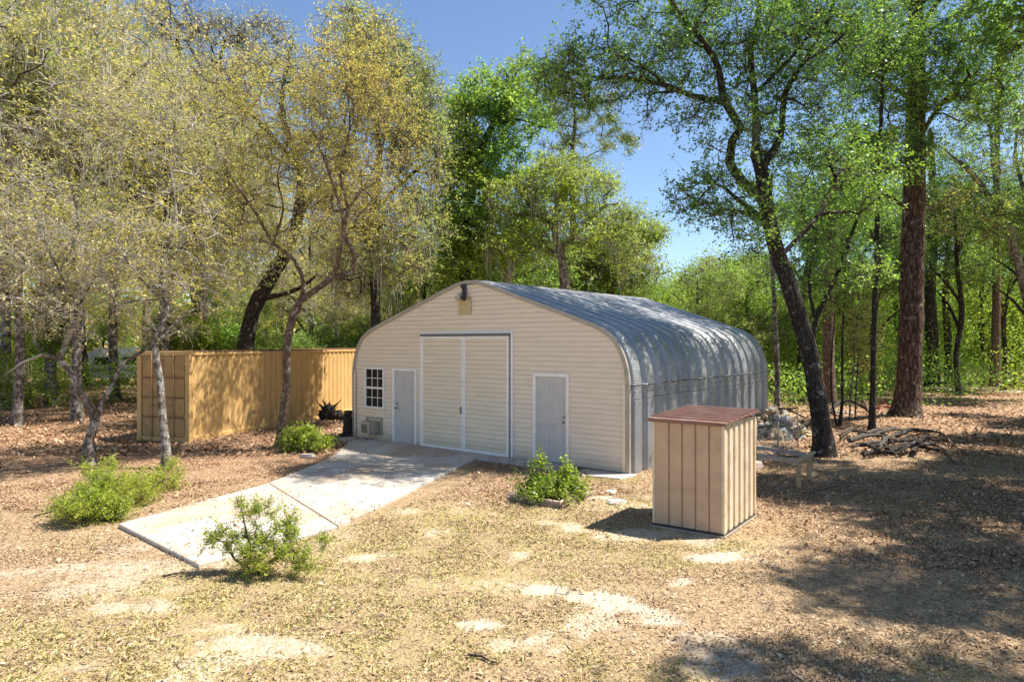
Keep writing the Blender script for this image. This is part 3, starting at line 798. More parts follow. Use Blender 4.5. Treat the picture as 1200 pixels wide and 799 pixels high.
M_bush = leaf_mat('juniper_spray', [(0, (0.142, 0.216, 0.028)), (.35, (0.269, 0.354, 0.041)), (.65, (0.410, 0.468, 0.068)), (1, (0.567, 0.569, 0.138))], .4, .3)
M_shrub = leaf_mat('shrub_leaf', [(0, (0.055, 0.105, 0.016)), (.35, (0.125, 0.209, 0.029)), (.65, (0.234, 0.322, 0.046)), (1, (0.437, 0.493, 0.091))], .4, .45)

# ------------------------------------------------------------------ tree growing
class Skel:
    def __init__(s): s.p = []; s.par = []; s.r = []
def resample(pl, step):
    pl = np.array(pl, float); out = [pl[0]]
    # Catmull-Rom through the traced points
    for i in range(len(pl)-1):
        p0 = pl[max(i-1, 0)]; p1 = pl[i]; p2 = pl[i+1]; p3 = pl[min(i+2, len(pl)-1)]
        k = max(1, int(np.linalg.norm((p2-p1)[:3])/step))
        for q in range(1, k+1):
            t = q/k
            out.append(0.5*((2*p1)+(-p0+p2)*t+(2*p0-5*p1+4*p2-p3)*t*t+(-p0+3*p1-3*p2+p3)*t**3))
    return np.array(out)
def ell(r_, c, rad, n, shell=.35):
    d = r_.normal(size=(n, 3)); d /= np.linalg.norm(d, axis=1)[:, None]
    q = r_.random(n)**(1/3.0)
    q = shell+(1-shell)*q
    return np.array(c)+d*q[:, None]*np.array(rad)

def grow(limbs, targets, step=.35, rt=.012, jit=.10, r_=None, k_up=.5, expo=2.25):
    s = Skel()
    for li, pl in enumerate(limbs):
        q = resample(pl, step)
        start = -1
        if li > 0:
            A = np.array(s.p); start = int(np.argmin(np.linalg.norm(A-q[0][:3], axis=1)))
            q = q[1:]
        for pnt in q:
            s.p.append(pnt[:3]); s.par.append(start); s.r.append(max(pnt[3], rt)); start = len(s.p)-1
    nfix = len(s.p)
    pos = np.zeros((nfix+len(targets)*40, 3)); pos[:nfix] = s.p; cnt = nfix
    par = list(s.par)
    # nearest first
    base = pos[:cnt]; lo = int(cnt*.0)
    dm = np.array([np.min(np.linalg.norm(base-t, axis=1)) for t in targets])
    order = np.argsort(dm); tn = []
    zmin = pos[:cnt, 2].min()+ (pos[:cnt, 2].max()-pos[:cnt, 2].min())*.22
    for ti in order:
        t = targets[ti]; A = pos[:cnt]
        dv = t-A; d = np.linalg.norm(dv, axis=1)
        cost = d + k_up*np.maximum(0, A[:, 2]-t[2]) + 3*np.maximum(0, zmin-A[:, 2])
        a = int(np.argmin(cost)); L = d[a]; k = max(1, int(round(L/step)))
        if cnt+k+1 >= len(pos): break
        p0 = pos[a].copy(); prev = a
        bend = r_.normal(size=3)*jit*L; bend[2] += .12*L
        for q in range(1, k+1):
            f = q/k; pp = p0+(t-p0)*f+bend*math.sin(f*math.pi)*.8
            if q < k: pp = pp+r_.normal(size=3)*step*.12
            pos[cnt] = pp; par.append(prev); prev = cnt; cnt += 1
        tn.append(prev)
    pos = pos[:cnt]; par = np.array(par)
    acc = np.zeros(cnt); rad = np.zeros(cnt)
    for i in tn: acc[i] = max(acc[i], rt**expo)
    for i in range(cnt-1, -1, -1):
        if acc[i] == 0: acc[i] = rt**expo
        if par[i] >= 0: acc[par[i]] += acc[i]
    rad = acc**(1/expo)
    rad[:nfix] = np.array(s.r)
    # branches never thicker than what carries them
    for i in range(nfix, cnt): rad[i] = min(rad[i], rad[par[i]]*.85)
    return pos, par, rad, np.array(tn), nfix

def wood_arrays(pos, par, rad, rmin=0.0, rmax=9e9, rough=0.0, r_=None, base_flare=0.0):
    n = len(pos); kids = [[] for _ in range(n)]
    for i in range(n):
        if par[i] >= 0: kids[par[i]].append(i)
    Vs_, Fs_ = [], []; o = 0
    roots = [i for i in range(n) if par[i] < 0]
    stack = [(r0, -1) for r0 in roots]
    while stack:
        st, pr = stack.pop()
        ch = [st]; cur = st
        while kids[cur]:
            ks = sorted(kids[cur], key=lambda k: -rad[k])
            for k in ks[1:]: stack.append((k, cur))
            cur = ks[0]; ch.append(cur)
        ids = ([pr] if pr >= 0 else [])+ch
        if len(ids) < 2: continue
        pp = pos[ids]; rr_ = rad[ids].copy()
        if pr >= 0: rr_[0] = rad[ch[0]]*1.15
        if rr_.max() < rmin or rr_.max() >= rmax: continue
        rr_[-1] *= .4
        mx = rr_.max()
        sides = 12 if mx > .12 else 7 if mx > .05 else 4 if mx > .02 else 3
        if base_flare and pr < 0:
            z = pp[:, 2]-pp[0, 2]; rr_ = rr_*(1+base_flare*np.exp(-z/.35))
        v, f = tube_arrays(pp, rr_, sides)
        if rough and mx > .05:
            nrm = v-np.repeat(pp, sides, axis=0); l = np.linalg.norm(nrm, axis=1)[:, None]+1e-6
            v = v+nrm/l*(r_.normal(size=(len(v), 1))*rough*l)
        Vs_.append(v); Fs_.append(f+o); o += len(v)
    if not Vs_: return np.zeros((0, 3)), np.zeros((0, 4), int)
    return np.vstack(Vs_), np.vstack(Fs_)

def twig_and_leaf(pts, r_, sub=6, cl=.5, lpt=7, leaf=.09, asp=.5, tw=.012, droop=.0, flat=.75, up=.35, tuft=0.0):
    """pts: cluster centres. Every cluster sends out `sub` bent twigs, every twig carries `lpt` leaves."""
    n = len(pts)
    C = np.repeat(pts, sub, axis=0); m = len(C)
    d = r_.normal(size=(m, 3)); d[:, 2] = d[:, 2]*flat+.15; d /= np.linalg.norm(d, axis=1)[:, None]
    L = cl*(.45+.75*r_.random(m))
    mid = C+d*(L*.5)[:, None]+r_.normal(size=(m, 3))*(L*.09)[:, None]
    end = C+d*L[:, None]+r_.normal(size=(m, 3))*(L*.12)[:, None]; end[:, 2] -= droop*L
    # twigs: thin three sided prisms in two pieces
    V_, F_ = [], []
    def prism(a, b, ra, rb):
        dd = b-a; l = np.linalg.norm(dd, axis=1)[:, None]+1e-9; dd = dd/l
        ref = np.where(np.abs(dd[:, 2:3]) < .9, np.array([[0., 0, 1]]), np.array([[1., 0, 0]]))
        u = np.cross(dd, ref); u /= np.linalg.norm(u, axis=1)[:, None]; w_ = np.cross(dd, u)
        k = len(a); out = np.zeros((k, 6, 3))
        for i in range(3):
            an = i*2.0944; off = math.cos(an)*u+math.sin(an)*w_
            out[:, i] = a+off*ra; out[:, 3+i] = b+off*rb
        return out
    p1 = prism(C, mid, tw, tw*.75); p2 = prism(mid, end, tw*.75, tw*.35)
    pr = np.concatenate([p1, p2]); base = np.arange(len(pr))[:, None]*6
    q = np.concatenate([base+np.array([[i, (i+1) % 3, 3+(i+1) % 3, 3+i]]) for i in range(3)])
    tv, tf = pr.reshape(-1, 3), q
    # leaves
    k = m*lpt
    t = np.repeat(np.arange(m), lpt); s_ = np.where(r_.random(k) < tuft, .86+.2*r_.random(k), .25+.8*r_.random(k))
    a = np.where((s_ < .5)[:, None], C[t]+(mid[t]-C[t])*(s_*2)[:, None], mid[t]+(end[t]-mid[t])*((s_-.5)*2)[:, None])
    a = a+r_.normal(size=(k, 3))*leaf*.55
    return tv, tf, leaves(a, r_, leaf, asp, up)

def leaves(a, r_, leaf, asp=.5, up=.35, droop=0.0):
    k = len(a)
    ax = r_.normal(size=(k, 3)); ax[:, 2] = ax[:, 2]*.6-droop; ax /= np.linalg.norm(ax, axis=1)[:, None]
    nr = r_.normal(size=(k, 3)); nr[:, 2] += up*2
    nr = nr-ax*np.sum(nr*ax, axis=1)[:, None]; nr /= np.linalg.norm(nr, axis=1)[:, None]
    sd__ = np.cross(ax, nr)
    l = leaf*(.6+.8*r_.random(k))[:, None]; wv = l*asp
    v = np.zeros((k, 4, 3))
    v[:, 0] = a; v[:, 1] = a+ax*l*.45+sd__*wv*.5+nr*l*.08; v[:, 2] = a+ax*l; v[:, 3] = a+ax*l*.5-sd__*wv*.5+nr*l*.06
    return v.reshape(-1, 3)

def moss_strands(anch, r_, n=10, ln=(.3, .9), wdt=.022):
    k = len(anch)*n
    A = np.repeat(anch, n, axis=0)+r_.normal(size=(k, 3))*np.array([.12, .12, .03])
    L = ln[0]+(ln[1]-ln[0])*r_.random(k)**1.6
    an = r_.random(k)*np.pi; u = np.stack([np.cos(an), np.sin(an), np.zeros(k)], -1)
    seg = 3; out = []
    prev = A; sw = r_.normal(size=(k, 3))*.05; sw[:, 2] = 0; w0 = np.full(k, wdt)
    for s_ in range(seg):
        nx_ = prev-np.stack([np.zeros(k), np.zeros(k), L/seg], -1)+sw*(1 if s_ % 2 else -.6)*L[:, None]*1.2
        w1 = w0*(.75 if s_ < seg-1 else .15)
        out.append(np.stack([prev-u*w0[:, None]/2, prev+u*w0[:, None]/2, nx_+u*w1[:, None]/2, nx_-u*w1[:, None]/2], 1))
        prev = nx_; w0 = w1
    return np.concatenate(out).reshape(-1, 3)

STY = {
 # sub, cl, lpt, leaf, asp, twig width
 'mossy':  dict(sub=9, cl=.85, lpt=7, leaf=.085, asp=.55, tw=.0105, M='ochre', T='twig', B='oakbark', moss=.35),
 'gold':   dict(sub=9, cl=.75, lpt=11, leaf=.080, asp=.6, tw=.008, M='gold', T='twigb', B='redbark', moss=.03),
}
def make_tree(name, label, cat, base, limbs, blobs, seed, step=.35, sub=7, cl=.6, lpt=9, leaf=.10, asp=.55, tw=.01, leafm=None, twigm=None, bark=None,
              mossf=0.0, mossm=None, mossln=(.3, .9), rt=.013, flat=.75, up=.35, droop=0.0, group=None, flare=.35, leaf_alt=None, alt=0.0, rough=.05, k_up=.5, mossn=12, mossw=.022, shell=.35, jit=.1, tuft=0.4, zmin=.5):
    """limbs/blobs in world coordinates; the thing's Empty sits at the trunk base"""
    r_ = np.random.default_rng(seed)
    B = np.array(base, float)
    T = np.vstack([ell(r_, b[:3], b[3:6], int(b[6]), shell) for b in blobs])
    T = T[T[:, 2] > zmin]
    lm_ = [[(p[0], p[1], p[2], p[3]) for p in l] for l in limbs]
    pos, par, rad, tn, nf = grow(lm_, T, step, rt, jit, r_, k_up)
    root = empty(name, tuple(B)); tag(root, label, cat, group)
    P0 = pos-B
    v, f = wood_arrays(P0, par, rad, .03, 9e9, rough, r_, flare)
    if len(v): face_mesh('trunk', v, f, bark, root)
    v, f = wood_arrays(P0, par, rad, 0, .03)
    pts = P0[tn]
    tv, tf, lv = twig_and_leaf(pts, r_, sub, cl, lpt, leaf, asp, tw, droop, flat, up, tuft)
    tv2 = np.vstack([v, tv]); tf2 = np.vstack([f, tf+len(v)])
    face_mesh('twigs', tv2, tf2, twigm, root, False)
    nq = len(lv)//4
    if nq:
        if leaf_alt is not None and alt > 0:
            lv3 = lv.reshape(nq, 4, 3); h = fbm(lv3[:, 0, 0]*.5+seed, lv3[:, 0, 2]*.5+lv3[:, 0, 1]*.3, 3)+r_.normal(size=nq)*.05
            th = np.quantile(h, 1-alt); a = lv3[h < th]; b = lv3[h >= th]
            quad_mesh('crown', a.reshape(-1, 3), len(a), leafm, root); quad_mesh('crown', b.reshape(-1, 3), len(b), leaf_alt, root)
        else: quad_mesh('crown', lv, nq, leafm, root)
    if mossf > 0:
        cand = np.arange(nf//3, len(P0)); pick = r_.choice(cand, size=max(3, int(len(cand)*mossf)), replace=False)
        pick = pick[P0[pick][:, 2] > 1.6]
        mv = moss_strands(P0[pick], r_, mossn, mossln, mossw)
        quad_mesh('spanish_moss', mv, len(mv)//4, mossm or M_moss, root)
    return root
def L(*pts):       # a limb traced as (px, py, depth, radius)
    return [P(p[0], p[1], p[2])+(p[3],) for p in pts]
def Bb(px, py, Y, rpx, rpy, rd, n):  # a foliage mass: centre, half-sizes (two of them as seen in the photograph), count of twig clusters
    c = P(px, py, Y); return (c[0], c[1], c[2], rpx*Y/F, rd, rpy*Y/F, n)

# --- near trees on the left
b = G(105, 545)
make_tree('gnarled_oak', 'gnarled two stemmed lichen grey oak beside the big bright bush', 'tree', (*b, 0),
  [L((105, 548, 15.7, .12), (103, 520, 15.7, .10), (112, 495, 15.75, .095), (107, 478, 15.7, .09)),
   L((107, 478, 15.7, .09), (96, 465, 15.5, .075), (84, 440, 15.3, .07), (70, 420, 15.2, .07), (80, 395, 15.3, .06), (88, 365, 15.3, .055), (78, 335, 15.2, .045), (70, 320, 15.2, .04), (92, 270, 15.3, .035), (84, 220, 15.2, .025)),
   L((112, 495, 15.75, .07), (120, 470, 15.9, .055), (133, 450, 16, .05), (140, 430, 16.1, .045), (165, 413, 16.2, .04), (188, 398, 16.3, .03), (215, 385, 16.4, .02)),
   L((70, 420, 15.2, .045), (50, 415, 15, .04), (25, 425, 14.8, .025), (5, 440, 14.6, .015)),
   L((78, 335, 15.2, .03), (60, 300, 14.9, .025), (40, 250, 14.6, .02)),
   L((88, 365, 15.3, .03), (115, 320, 15.8, .025), (140, 280, 16.2, .02))],
  [Bb(85, 285, 15.2, 90, 50, 1.5, 57), Bb(20, 330, 14.5, 80, 45, 1.3, 38), Bb(150, 335, 16, 80, 40, 1.3, 51), Bb(60, 370, 15, 80, 25, 1.2, 20), Bb(190, 378, 16.3, 50, 20, .8, 13), Bb(60, 190, 15.2, 60, 60, 1.3, 25), Bb(120, 150, 15.6, 50, 60, 1.3, 22), Bb(-30, 250, 14.5, 50, 60, 1.2, 32)],
  11, step=.28, sub=7, cl=.7, lpt=8, leaf=.055, tw=.006, tuft=.75, shell=.05, leafm=M_ochre, leaf_alt=M_yg, alt=.35, twigm=M_twig, bark=M_oakbark, mossf=.10, mossln=(.15, .45), mossn=8, mossw=.012, rt=.011, jit=.16)
b = G(196, 549)
make_tree('slim_oak', 'slim upright grey oak standing in front of the end of the ochre container', 'tree', (*b, 0),
  [L((196, 551, 15.3, .115), (194, 520, 15.3, .095), (190, 480, 15.35, .085), (187, 440, 15.4, .08), (182, 405, 15.4, .075), (196, 360, 15.5, .06), (190, 310, 15.5, .05), (206, 260, 15.6, .04), (200, 200, 15.7, .03)),
   L((182, 405, 15.4, .04), (215, 370, 15.9, .03), (250, 350, 16.4, .02)),
   L((196, 360, 15.5, .035), (160, 320, 15.0, .03), (135, 285, 14.6, .02)),
   L((190, 310, 15.5, .03), (235, 270, 15.9, .025), (265, 240, 16.3, .02))],
  [Bb(200, 260, 15.6, 70, 50, 1.4, 45), Bb(150, 330, 15.2, 60, 40, 1.1, 24), Bb(238, 335, 16.2, 48, 36, 1.0, 23), Bb(170, 180, 15.7, 50, 60, 1.2, 22), Bb(225, 150, 15.9, 45, 55, 1.2, 22), Bb(200, 80, 16, 50, 50, 1.2, 18)],
  12, step=.28, sub=7, cl=.65, lpt=9, leaf=.055, tw=.0055, tuft=.75, shell=.05, leafm=M_gold, leaf_alt=M_yg, alt=.5, twigm=M_twig, bark=M_oakbark, mossf=.06, mossln=(.15, .5), mossn=8, mossw=.012, rt=.011, jit=.16)
b = G(328, 527)
make_tree('golden_oak', 'forked oak with golden young leaves and a bent reddish trunk beside the container', 'tree', (*b, 0),
  [L((328, 529, 18.2, .14), (331, 495, 18.2, .115), (336, 450, 18.1, .11), (336, 405, 18, .105), (343, 372, 18, .10), (352, 352, 17.95, .095)),
   L((352, 352, 17.95, .09), (372, 338, 17.9, .08), (390, 325, 17.9, .075), (412, 320, 17.8, .065), (416, 298, 17.8, .06), (402, 272, 17.9, .05), (408, 245, 18, .045), (398, 200, 18, .04), (410, 150, 18.1, .03), (405, 90, 18.2, .02)),
   L((352, 352, 17.95, .065), (357, 335, 18.1, .06), (345, 305, 18.2, .05), (320, 285, 18.4, .045), (300, 250, 18.5, .04), (275, 215, 18.6, .03), (262, 190, 18.6, .02)),
   L((390, 325, 17.9, .05), (398, 300, 17.6, .045), (402, 260, 17.4, .04), (390, 215, 17.3, .035), (370, 160, 17.2, .025)),
   L((320, 285, 18.4, .035), (332, 245, 18.3, .03), (325, 205, 18.2, .025), (340, 160, 18.2, .02)),
   L((408, 245, 18, .035), (435, 205, 18.2, .03), (455, 150, 18.3, .02))],
  [Bb(400, 110, 18, 60, 55, 1.6, 79), Bb(330, 130, 18.2, 55, 60, 1.5, 64), Bb(455, 150, 18.2, 45, 60, 1.2, 43), Bb(370, 170, 18, 60, 40, 1.5, 35), Bb(455, 240, 20.5, 45, 40, 1.4, 32), Bb(400, 260, 20, 40, 30, 1.2, 21), Bb(385, 235, 21, 35, 40, 1.2, 40), Bb(425, 215, 21.5, 30, 40, 1.2, 36), Bb(290, 110, 18.6, 40, 40, 1.2, 24), Bb(290, 200, 18.5, 60, 45, 1.3, 57), Bb(390, 220, 17.9, 70, 45, 1.3, 43), Bb(440, 80, 18.3, 40, 45, 1.2, 32), Bb(300, 270, 18.5, 45, 30, 1.0, 21)],
  13, step=.3, sub=7, cl=.62, lpt=10, tuft=.7, shell=.05, leaf=.056, asp=.6, tw=.006, leafm=M_gold, leaf_alt=M_yg, alt=.3, twigm=M_twigb, bark=M_redbark, mossf=.02, mossln=(.15, .5), mossw=.012, rt=.010, jit=.14)
# dark leaning trunk behind the container
make_tree('leaning_oak', 'thick dark oak trunk leaning to the right behind the container', 'tree', P(285, 470, 31)[:2]+(0,),
  [L((283, 472, 31, .42), (287, 420, 31, .36), (291, 385, 31, .34), (303, 350, 31, .33), (322, 318, 31, .31), (338, 290, 31, .28), (350, 250, 31, .25), (352, 200, 31, .2), (330, 130, 31, .12), (340, 60, 31, .07)),
   L((303, 350, 31, .16), (330, 345, 30.5, .11), (350, 338, 30, .09), (372, 322, 29.8, .06)),
   L((350, 250, 31, .15), (390, 200, 31, .12), (420, 140, 31.5, .08), (430, 60, 32, .05)),
   L((352, 200, 31, .14), (300, 140, 31, .11), (250, 100, 31.5, .08), (220, 50, 32, .05))],
  [Bb(320, 130, 31, 100, 50, 4, 83), Bb(420, 110, 31.5, 70, 45, 3, 57), Bb(230, 90, 31.5, 70, 50, 3, 51), Bb(350, 200, 31, 110, 50, 3, 44), Bb(330, 70, 32, 40, 26, 2, 16), Bb(432, 50, 32, 30, 24, 2, 15)],
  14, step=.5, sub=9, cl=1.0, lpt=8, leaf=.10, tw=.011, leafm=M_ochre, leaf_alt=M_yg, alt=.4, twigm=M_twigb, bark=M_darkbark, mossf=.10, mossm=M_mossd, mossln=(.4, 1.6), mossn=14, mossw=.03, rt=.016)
make_tree('mossy_oak', 'straight dark trunked oak hung with grey moss just left of the roof ridge', 'tree', P(440, 495, 24)[:2]+(0,),
  [L((441, 497, 24, .22), (441, 420, 24, .19), (440, 350, 24, .17), (438, 300, 24, .16), (436, 250, 24, .13), (445, 190, 24, .1), (440, 120, 24, .07), (450, 60, 24, .04)),
   L((436, 250, 24, .09), (470, 215, 24, .07), (500, 190, 24, .05)),
   L((440, 300, 24, .08), (470, 270, 23.6, .06), (505, 250, 23, .04)),
   L((438, 260, 24, .07), (400, 225, 24, .05), (370, 210, 24, .03))],
  [Bb(455, 110, 24, 55, 60, 2.4, 150), Bb(490, 190, 24, 35, 50, 1.8, 80), Bb(470, 270, 23.6, 50, 40, 1.8, 80), Bb(420, 60, 24, 50, 45, 2, 70), Bb(405, 270, 24, 40, 50, 1.6, 50), Bb(470, 300, 22.5, 40, 26, 1.2, 36), Bb(420, 330, 24.5, 40, 22, 1.4, 30), Bb(380, 180, 25, 40, 50, 2, 50), Bb(500, 130, 24.5, 22, 45, 1.5, 40)],
  15, step=.4, sub=8, cl=.8, tuft=.5, lpt=9, leaf=.085, tw=.010, leafm=M_yg, leaf_alt=M_pale, alt=.5, twigm=M_twigb, bark=M_darkbark, mossf=.20, mossln=(.4, 1.8), mossn=12, mossw=.026, rt=.014)
make_tree('ivy_clad_tree', 'tall dark green tree thick with vines behind the roof ridge', 'tree', P(548, 470, 33)[:2]+(0,),
  [L((552, 475, 33, .34), (548, 400, 33, .3), (545, 330, 33, .27), (548, 260, 33, .24), (556, 200, 33, .2), (575, 150, 33, .14), (598, 110, 33, .1), (590, 80, 33, .06)),
   L((556, 200, 33, .12), (545, 150, 33, .09), (552, 110, 33, .06)),
   L((575, 150, 33, .08), (605, 140, 33, .06), (640, 150, 33, .04))],
  [Bb(548, 240, 32.5, 34, 70, 1.4, 190), Bb(540, 180, 33, 34, 40, 1.5, 80), Bb(572, 115, 33, 38, 26, 1.8, 80), Bb(540, 125, 33, 20, 16, 1.3, 28), Bb(615, 140, 33, 30, 24, 1.6, 40), Bb(550, 310, 32.5, 45, 40, 1.6, 100), Bb(590, 190, 33, 25, 35, 1.4, 50), Bb(620, 90, 33.5, 18, 24, 1.4, 22)],
  16, step=.45, sub=7, cl=.7, lpt=12, leaf=.13, asp=.65, tw=.009, leafm=M_green, leaf_alt=M_bgreen, alt=.5, twigm=M_twigd, bark=M_darkbark, mossf=.02, rt=.014)
make_tree('pale_oak', 'pale green oak draped in long grey moss behind the roof', 'tree', P(655, 470, 32)[:2]+(0,),
  [L((655, 478, 32, .3), (660, 400, 32, .26), (662, 340, 32, .23), (658, 300, 32, .2), (650, 270, 32, .17), (655, 235, 32, .12), (665, 205, 32, .07)),
   L((658, 300, 32, .15), (630, 290, 32, .12), (610, 300, 31.5, .1), (590, 330, 31, .08)),
   L((650, 270, 32, .12), (620, 240, 32, .1), (605, 215, 32, .06)),
   L((660, 290, 32, .12), (690, 260, 32, .1), (710, 240, 32, .06))],
  [Bb(640, 215, 32, 40, 20, 2.2, 70), Bb(690, 225, 32, 36, 22, 2, 60), Bb(605, 235, 31.5, 35, 24, 2, 55), Bb(660, 270, 31.5, 66, 26, 2.2, 80), Bb(598, 290, 31, 34, 26, 1.6, 45), Bb(722, 262, 32.5, 24, 22, 1.8, 35), Bb(670, 200, 33, 20, 14, 1.4, 18), Bb(740, 300, 33, 24, 16, 1.6, 26)],
  17, step=.4, sub=7, cl=.8, lpt=12, leaf=.115, tw=.008, leafm=M_pale, leaf_alt=M_bgreen, alt=.45, twigm=M_twigb, bark=M_oakbark, mossf=.10, mossln=(.5, 2.2), mossn=12, mossw=.028, rt=.014)
# distant pine with tufts
def pine(name, label, base, trunk, tufts, seed, rb=.5, group=None, nd=70, ln=.26, twb=M_twigb):
    r_ = np.random.default_rng(seed); T = []
    for t in tufts: T.append(ell(r_, t[:3], t[3:6], int(t[6]), .3))
    T = np.vstack(T)
    pos, par, rad, tn, nf = grow([trunk], T, .5, .02, .06, r_, .2)
    B = np.array(base); root = empty(name, tuple(B)); tag(root, label, 'tree', group)
    P0 = pos-B; v, f = wood_arrays(P0, par, rad, .0, 9e9, .04, r_, .3); face_mesh('trunk', v, f, M_pinebark, root)
    pts = P0[tn]; k = len(pts)*nd
    C = np.repeat(pts, nd, axis=0)+r_.normal(size=(k, 3))*rb*np.array([.42, .42, .28])
    d = r_.normal(size=(k, 3)); d[:, 2] += .5; d /= np.linalg.norm(d, axis=1)[:, None]
    s_ = np.cross(d, r_.normal(size=(k, 3))); s_ /= np.linalg.norm(s_, axis=1)[:, None]
    E_ = C+d*ln*(.6+.7*r_.random(k))[:, None]; wdt = .022
    v = np.stack([C-s_*wdt, C+s_*wdt, E_+s_*wdt*.4, E_-s_*wdt*.4], 1).reshape(-1, 3)
    quad_mesh('crown', v, k, M_needle, root); return root
pine('tufted_pine', 'distant pine with open tufted crown above the pale oak', P(668, 450, 44)[:2]+(0,),
  L((668, 452, 44, .34), (670, 380, 44, .3), (672, 300, 44, .26), (671, 240, 44, .2), (670, 190, 44, .15), (674, 140, 44, .1), (668, 105, 44, .05)),
  [Bb(690, 165, 44, 40, 30, 2.4, 30), Bb(660, 130, 44, 35, 24, 2.2, 24), Bb(735, 172, 44, 12, 10, 1.0, 9), Bb(700, 120, 44, 26, 16, 2, 14), Bb(715, 150, 44, 16, 14, 1, 8), Bb(650, 175, 44, 26, 18, 1.6, 12), Bb(675, 100, 44, 14, 8, 1, 6)], 18)
make_tree('round_oak', 'small round green oak standing right beyond the far roof slope', 'tree', P(716, 452, 40)[:2]+(0,),
  [L((716, 455, 40, .26), (714, 400, 40, .22), (716, 350, 40, .2), (715, 335, 40, .18), (705, 310, 40, .1), (700, 290, 40, .06)), L((715, 335, 40, .14), (730, 315, 40, .1), (745, 290, 40, .06))],
  [Bb(720, 290, 40, 38, 24, 2.4, 110), Bb(750, 275, 40, 26, 18, 2, 60), Bb(690, 300, 40, 20, 24, 1.6, 50), Bb(735, 320, 39.5, 40, 18, 2, 60)],
  19, step=.5, sub=8, cl=.9, lpt=11, leaf=.13, tw=.012, leafm=M_bgreen, leaf_alt=M_pale, alt=.4, twigm=M_twigb, bark=M_darkbark, mossf=.05, mossln=(.4, 1.2), rt=.016)

# --- big right hand oak
b = G(965, 534)
make_tree('forked_live_oak', 'large leaning dark barked oak, its forked limbs spreading over the shed', 'tree', (*b, 0),
  [L((966, 536, 17.0, .26), (963, 500, 17, .225), (957, 460, 17, .215), (948, 410, 17, .21), (930, 350, 17, .20), (912, 300, 17, .19), (903, 265, 17, .18), (897, 235, 17, .19), (892, 200, 17, .16), (885, 180, 17, .12)),
   L((897, 235, 17, .13), (872, 215, 16.8, .12), (855, 190, 16.6, .11), (858, 165, 16.4, .10), (868, 150, 16.3, .10), (850, 120, 16.2, .09), (838, 70, 16.0, .075), (812, 35, 15.8, .06), (785, 0, 15.6, .05), (760, -60, 15.4, .035)),
   L((850, 120, 16.2, .075), (810, 112, 16.0, .065), (780, 100, 15.9, .06), (735, 92, 15.8, .05), (690, 90, 15.7, .04), (655, 84, 15.6, .025), (625, 92, 15.6, .015)),
   L((780, 100, 15.9, .04), (750, 75, 15.9, .035), (715, 62, 16, .03), (690, 50, 16, .02)),
   L((885, 180, 17, .10), (886, 150, 17, .09), (884, 110, 17.1, .085), (880, 60, 17.1, .07), (890, 10, 17.2, .06), (880, -60, 17.2, .04)),
   L((892, 195, 17, .10), (915, 160, 17.2, .08), (920, 110, 17.4, .07), (950, 60, 17.6, .06), (975, 10, 17.8, .05), (990, -50, 18, .03)),
   L((884, 110, 17.1, .05), (915, 80, 16.8, .045), (945, 45, 16.6, .035), (960, 0, 16.4, .025)),
   L((812, 35, 15.8, .04), (830, 0, 15.8, .03), (845, -50, 15.8, .02)),
   L((903, 265, 17, .09), (885, 250, 16.6, .07), (862, 232, 16.4, .05), (838, 215, 16.2, .03), (815, 240, 16, .02)),
   L((915, 300, 17, .06), (960, 250, 17.5, .05), (985, 200, 18, .04), (1005, 150, 18.4, .02))],
  [Bb(700, 85, 15.8, 70, 34, 1.2, 59), Bb(650, 95, 15.6, 36, 40, .9, 32), Bb(765, 60, 15.9, 60, 55, 1.4, 53), Bb(790, 130, 16, 50, 25, 1.0, 15),
   Bb(840, 40, 16.2, 70, 55, 1.6, 66), Bb(900, 60, 17, 60, 60, 1.8, 72), Bb(960, 60, 17.6, 60, 70, 1.8, 79), Bb(940, 150, 17.4, 55, 50, 1.5, 59),
   Bb(840, 230, 16.2, 50, 30, 1.0, 39), Bb(800, 240, 16, 30, 12, .8, 9), Bb(880, 270, 16.6, 40, 30, 1.1, 23), Bb(980, 220, 17.8, 55, 50, 1.4, 46),
   Bb(830, -70, 16, 110, 60, 2, 83), Bb(960, -60, 17.5, 100, 60, 2, 83), Bb(715, -10, 15.8, 40, 22, 1.0, 19), Bb(860, 150, 16.4, 40, 50, 1.2, 26), Bb(850, -190, 19, 130, 70, 2.6, 140), Bb(960, -200, 20.5, 120, 70, 2.6, 130), Bb(1010, -120, 19, 80, 60, 2.2, 83), (6, 18, 13.2, 2, 1.8, 1.2, 36), (9, 20, 12, 1.9, 1.8, 1.2, 43), (11.2, 22, 12, 2, 2, 1.4, 43), (8, 22.5, 13.5, 2.2, 1.8, 1.2, 43), (12, 24.5, 13, 2, 2, 1.4, 36)],
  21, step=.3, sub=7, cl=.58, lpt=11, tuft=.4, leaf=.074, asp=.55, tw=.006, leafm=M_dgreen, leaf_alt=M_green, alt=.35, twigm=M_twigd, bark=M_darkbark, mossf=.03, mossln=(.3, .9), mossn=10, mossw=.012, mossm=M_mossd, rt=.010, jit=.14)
b = G(957, 525)
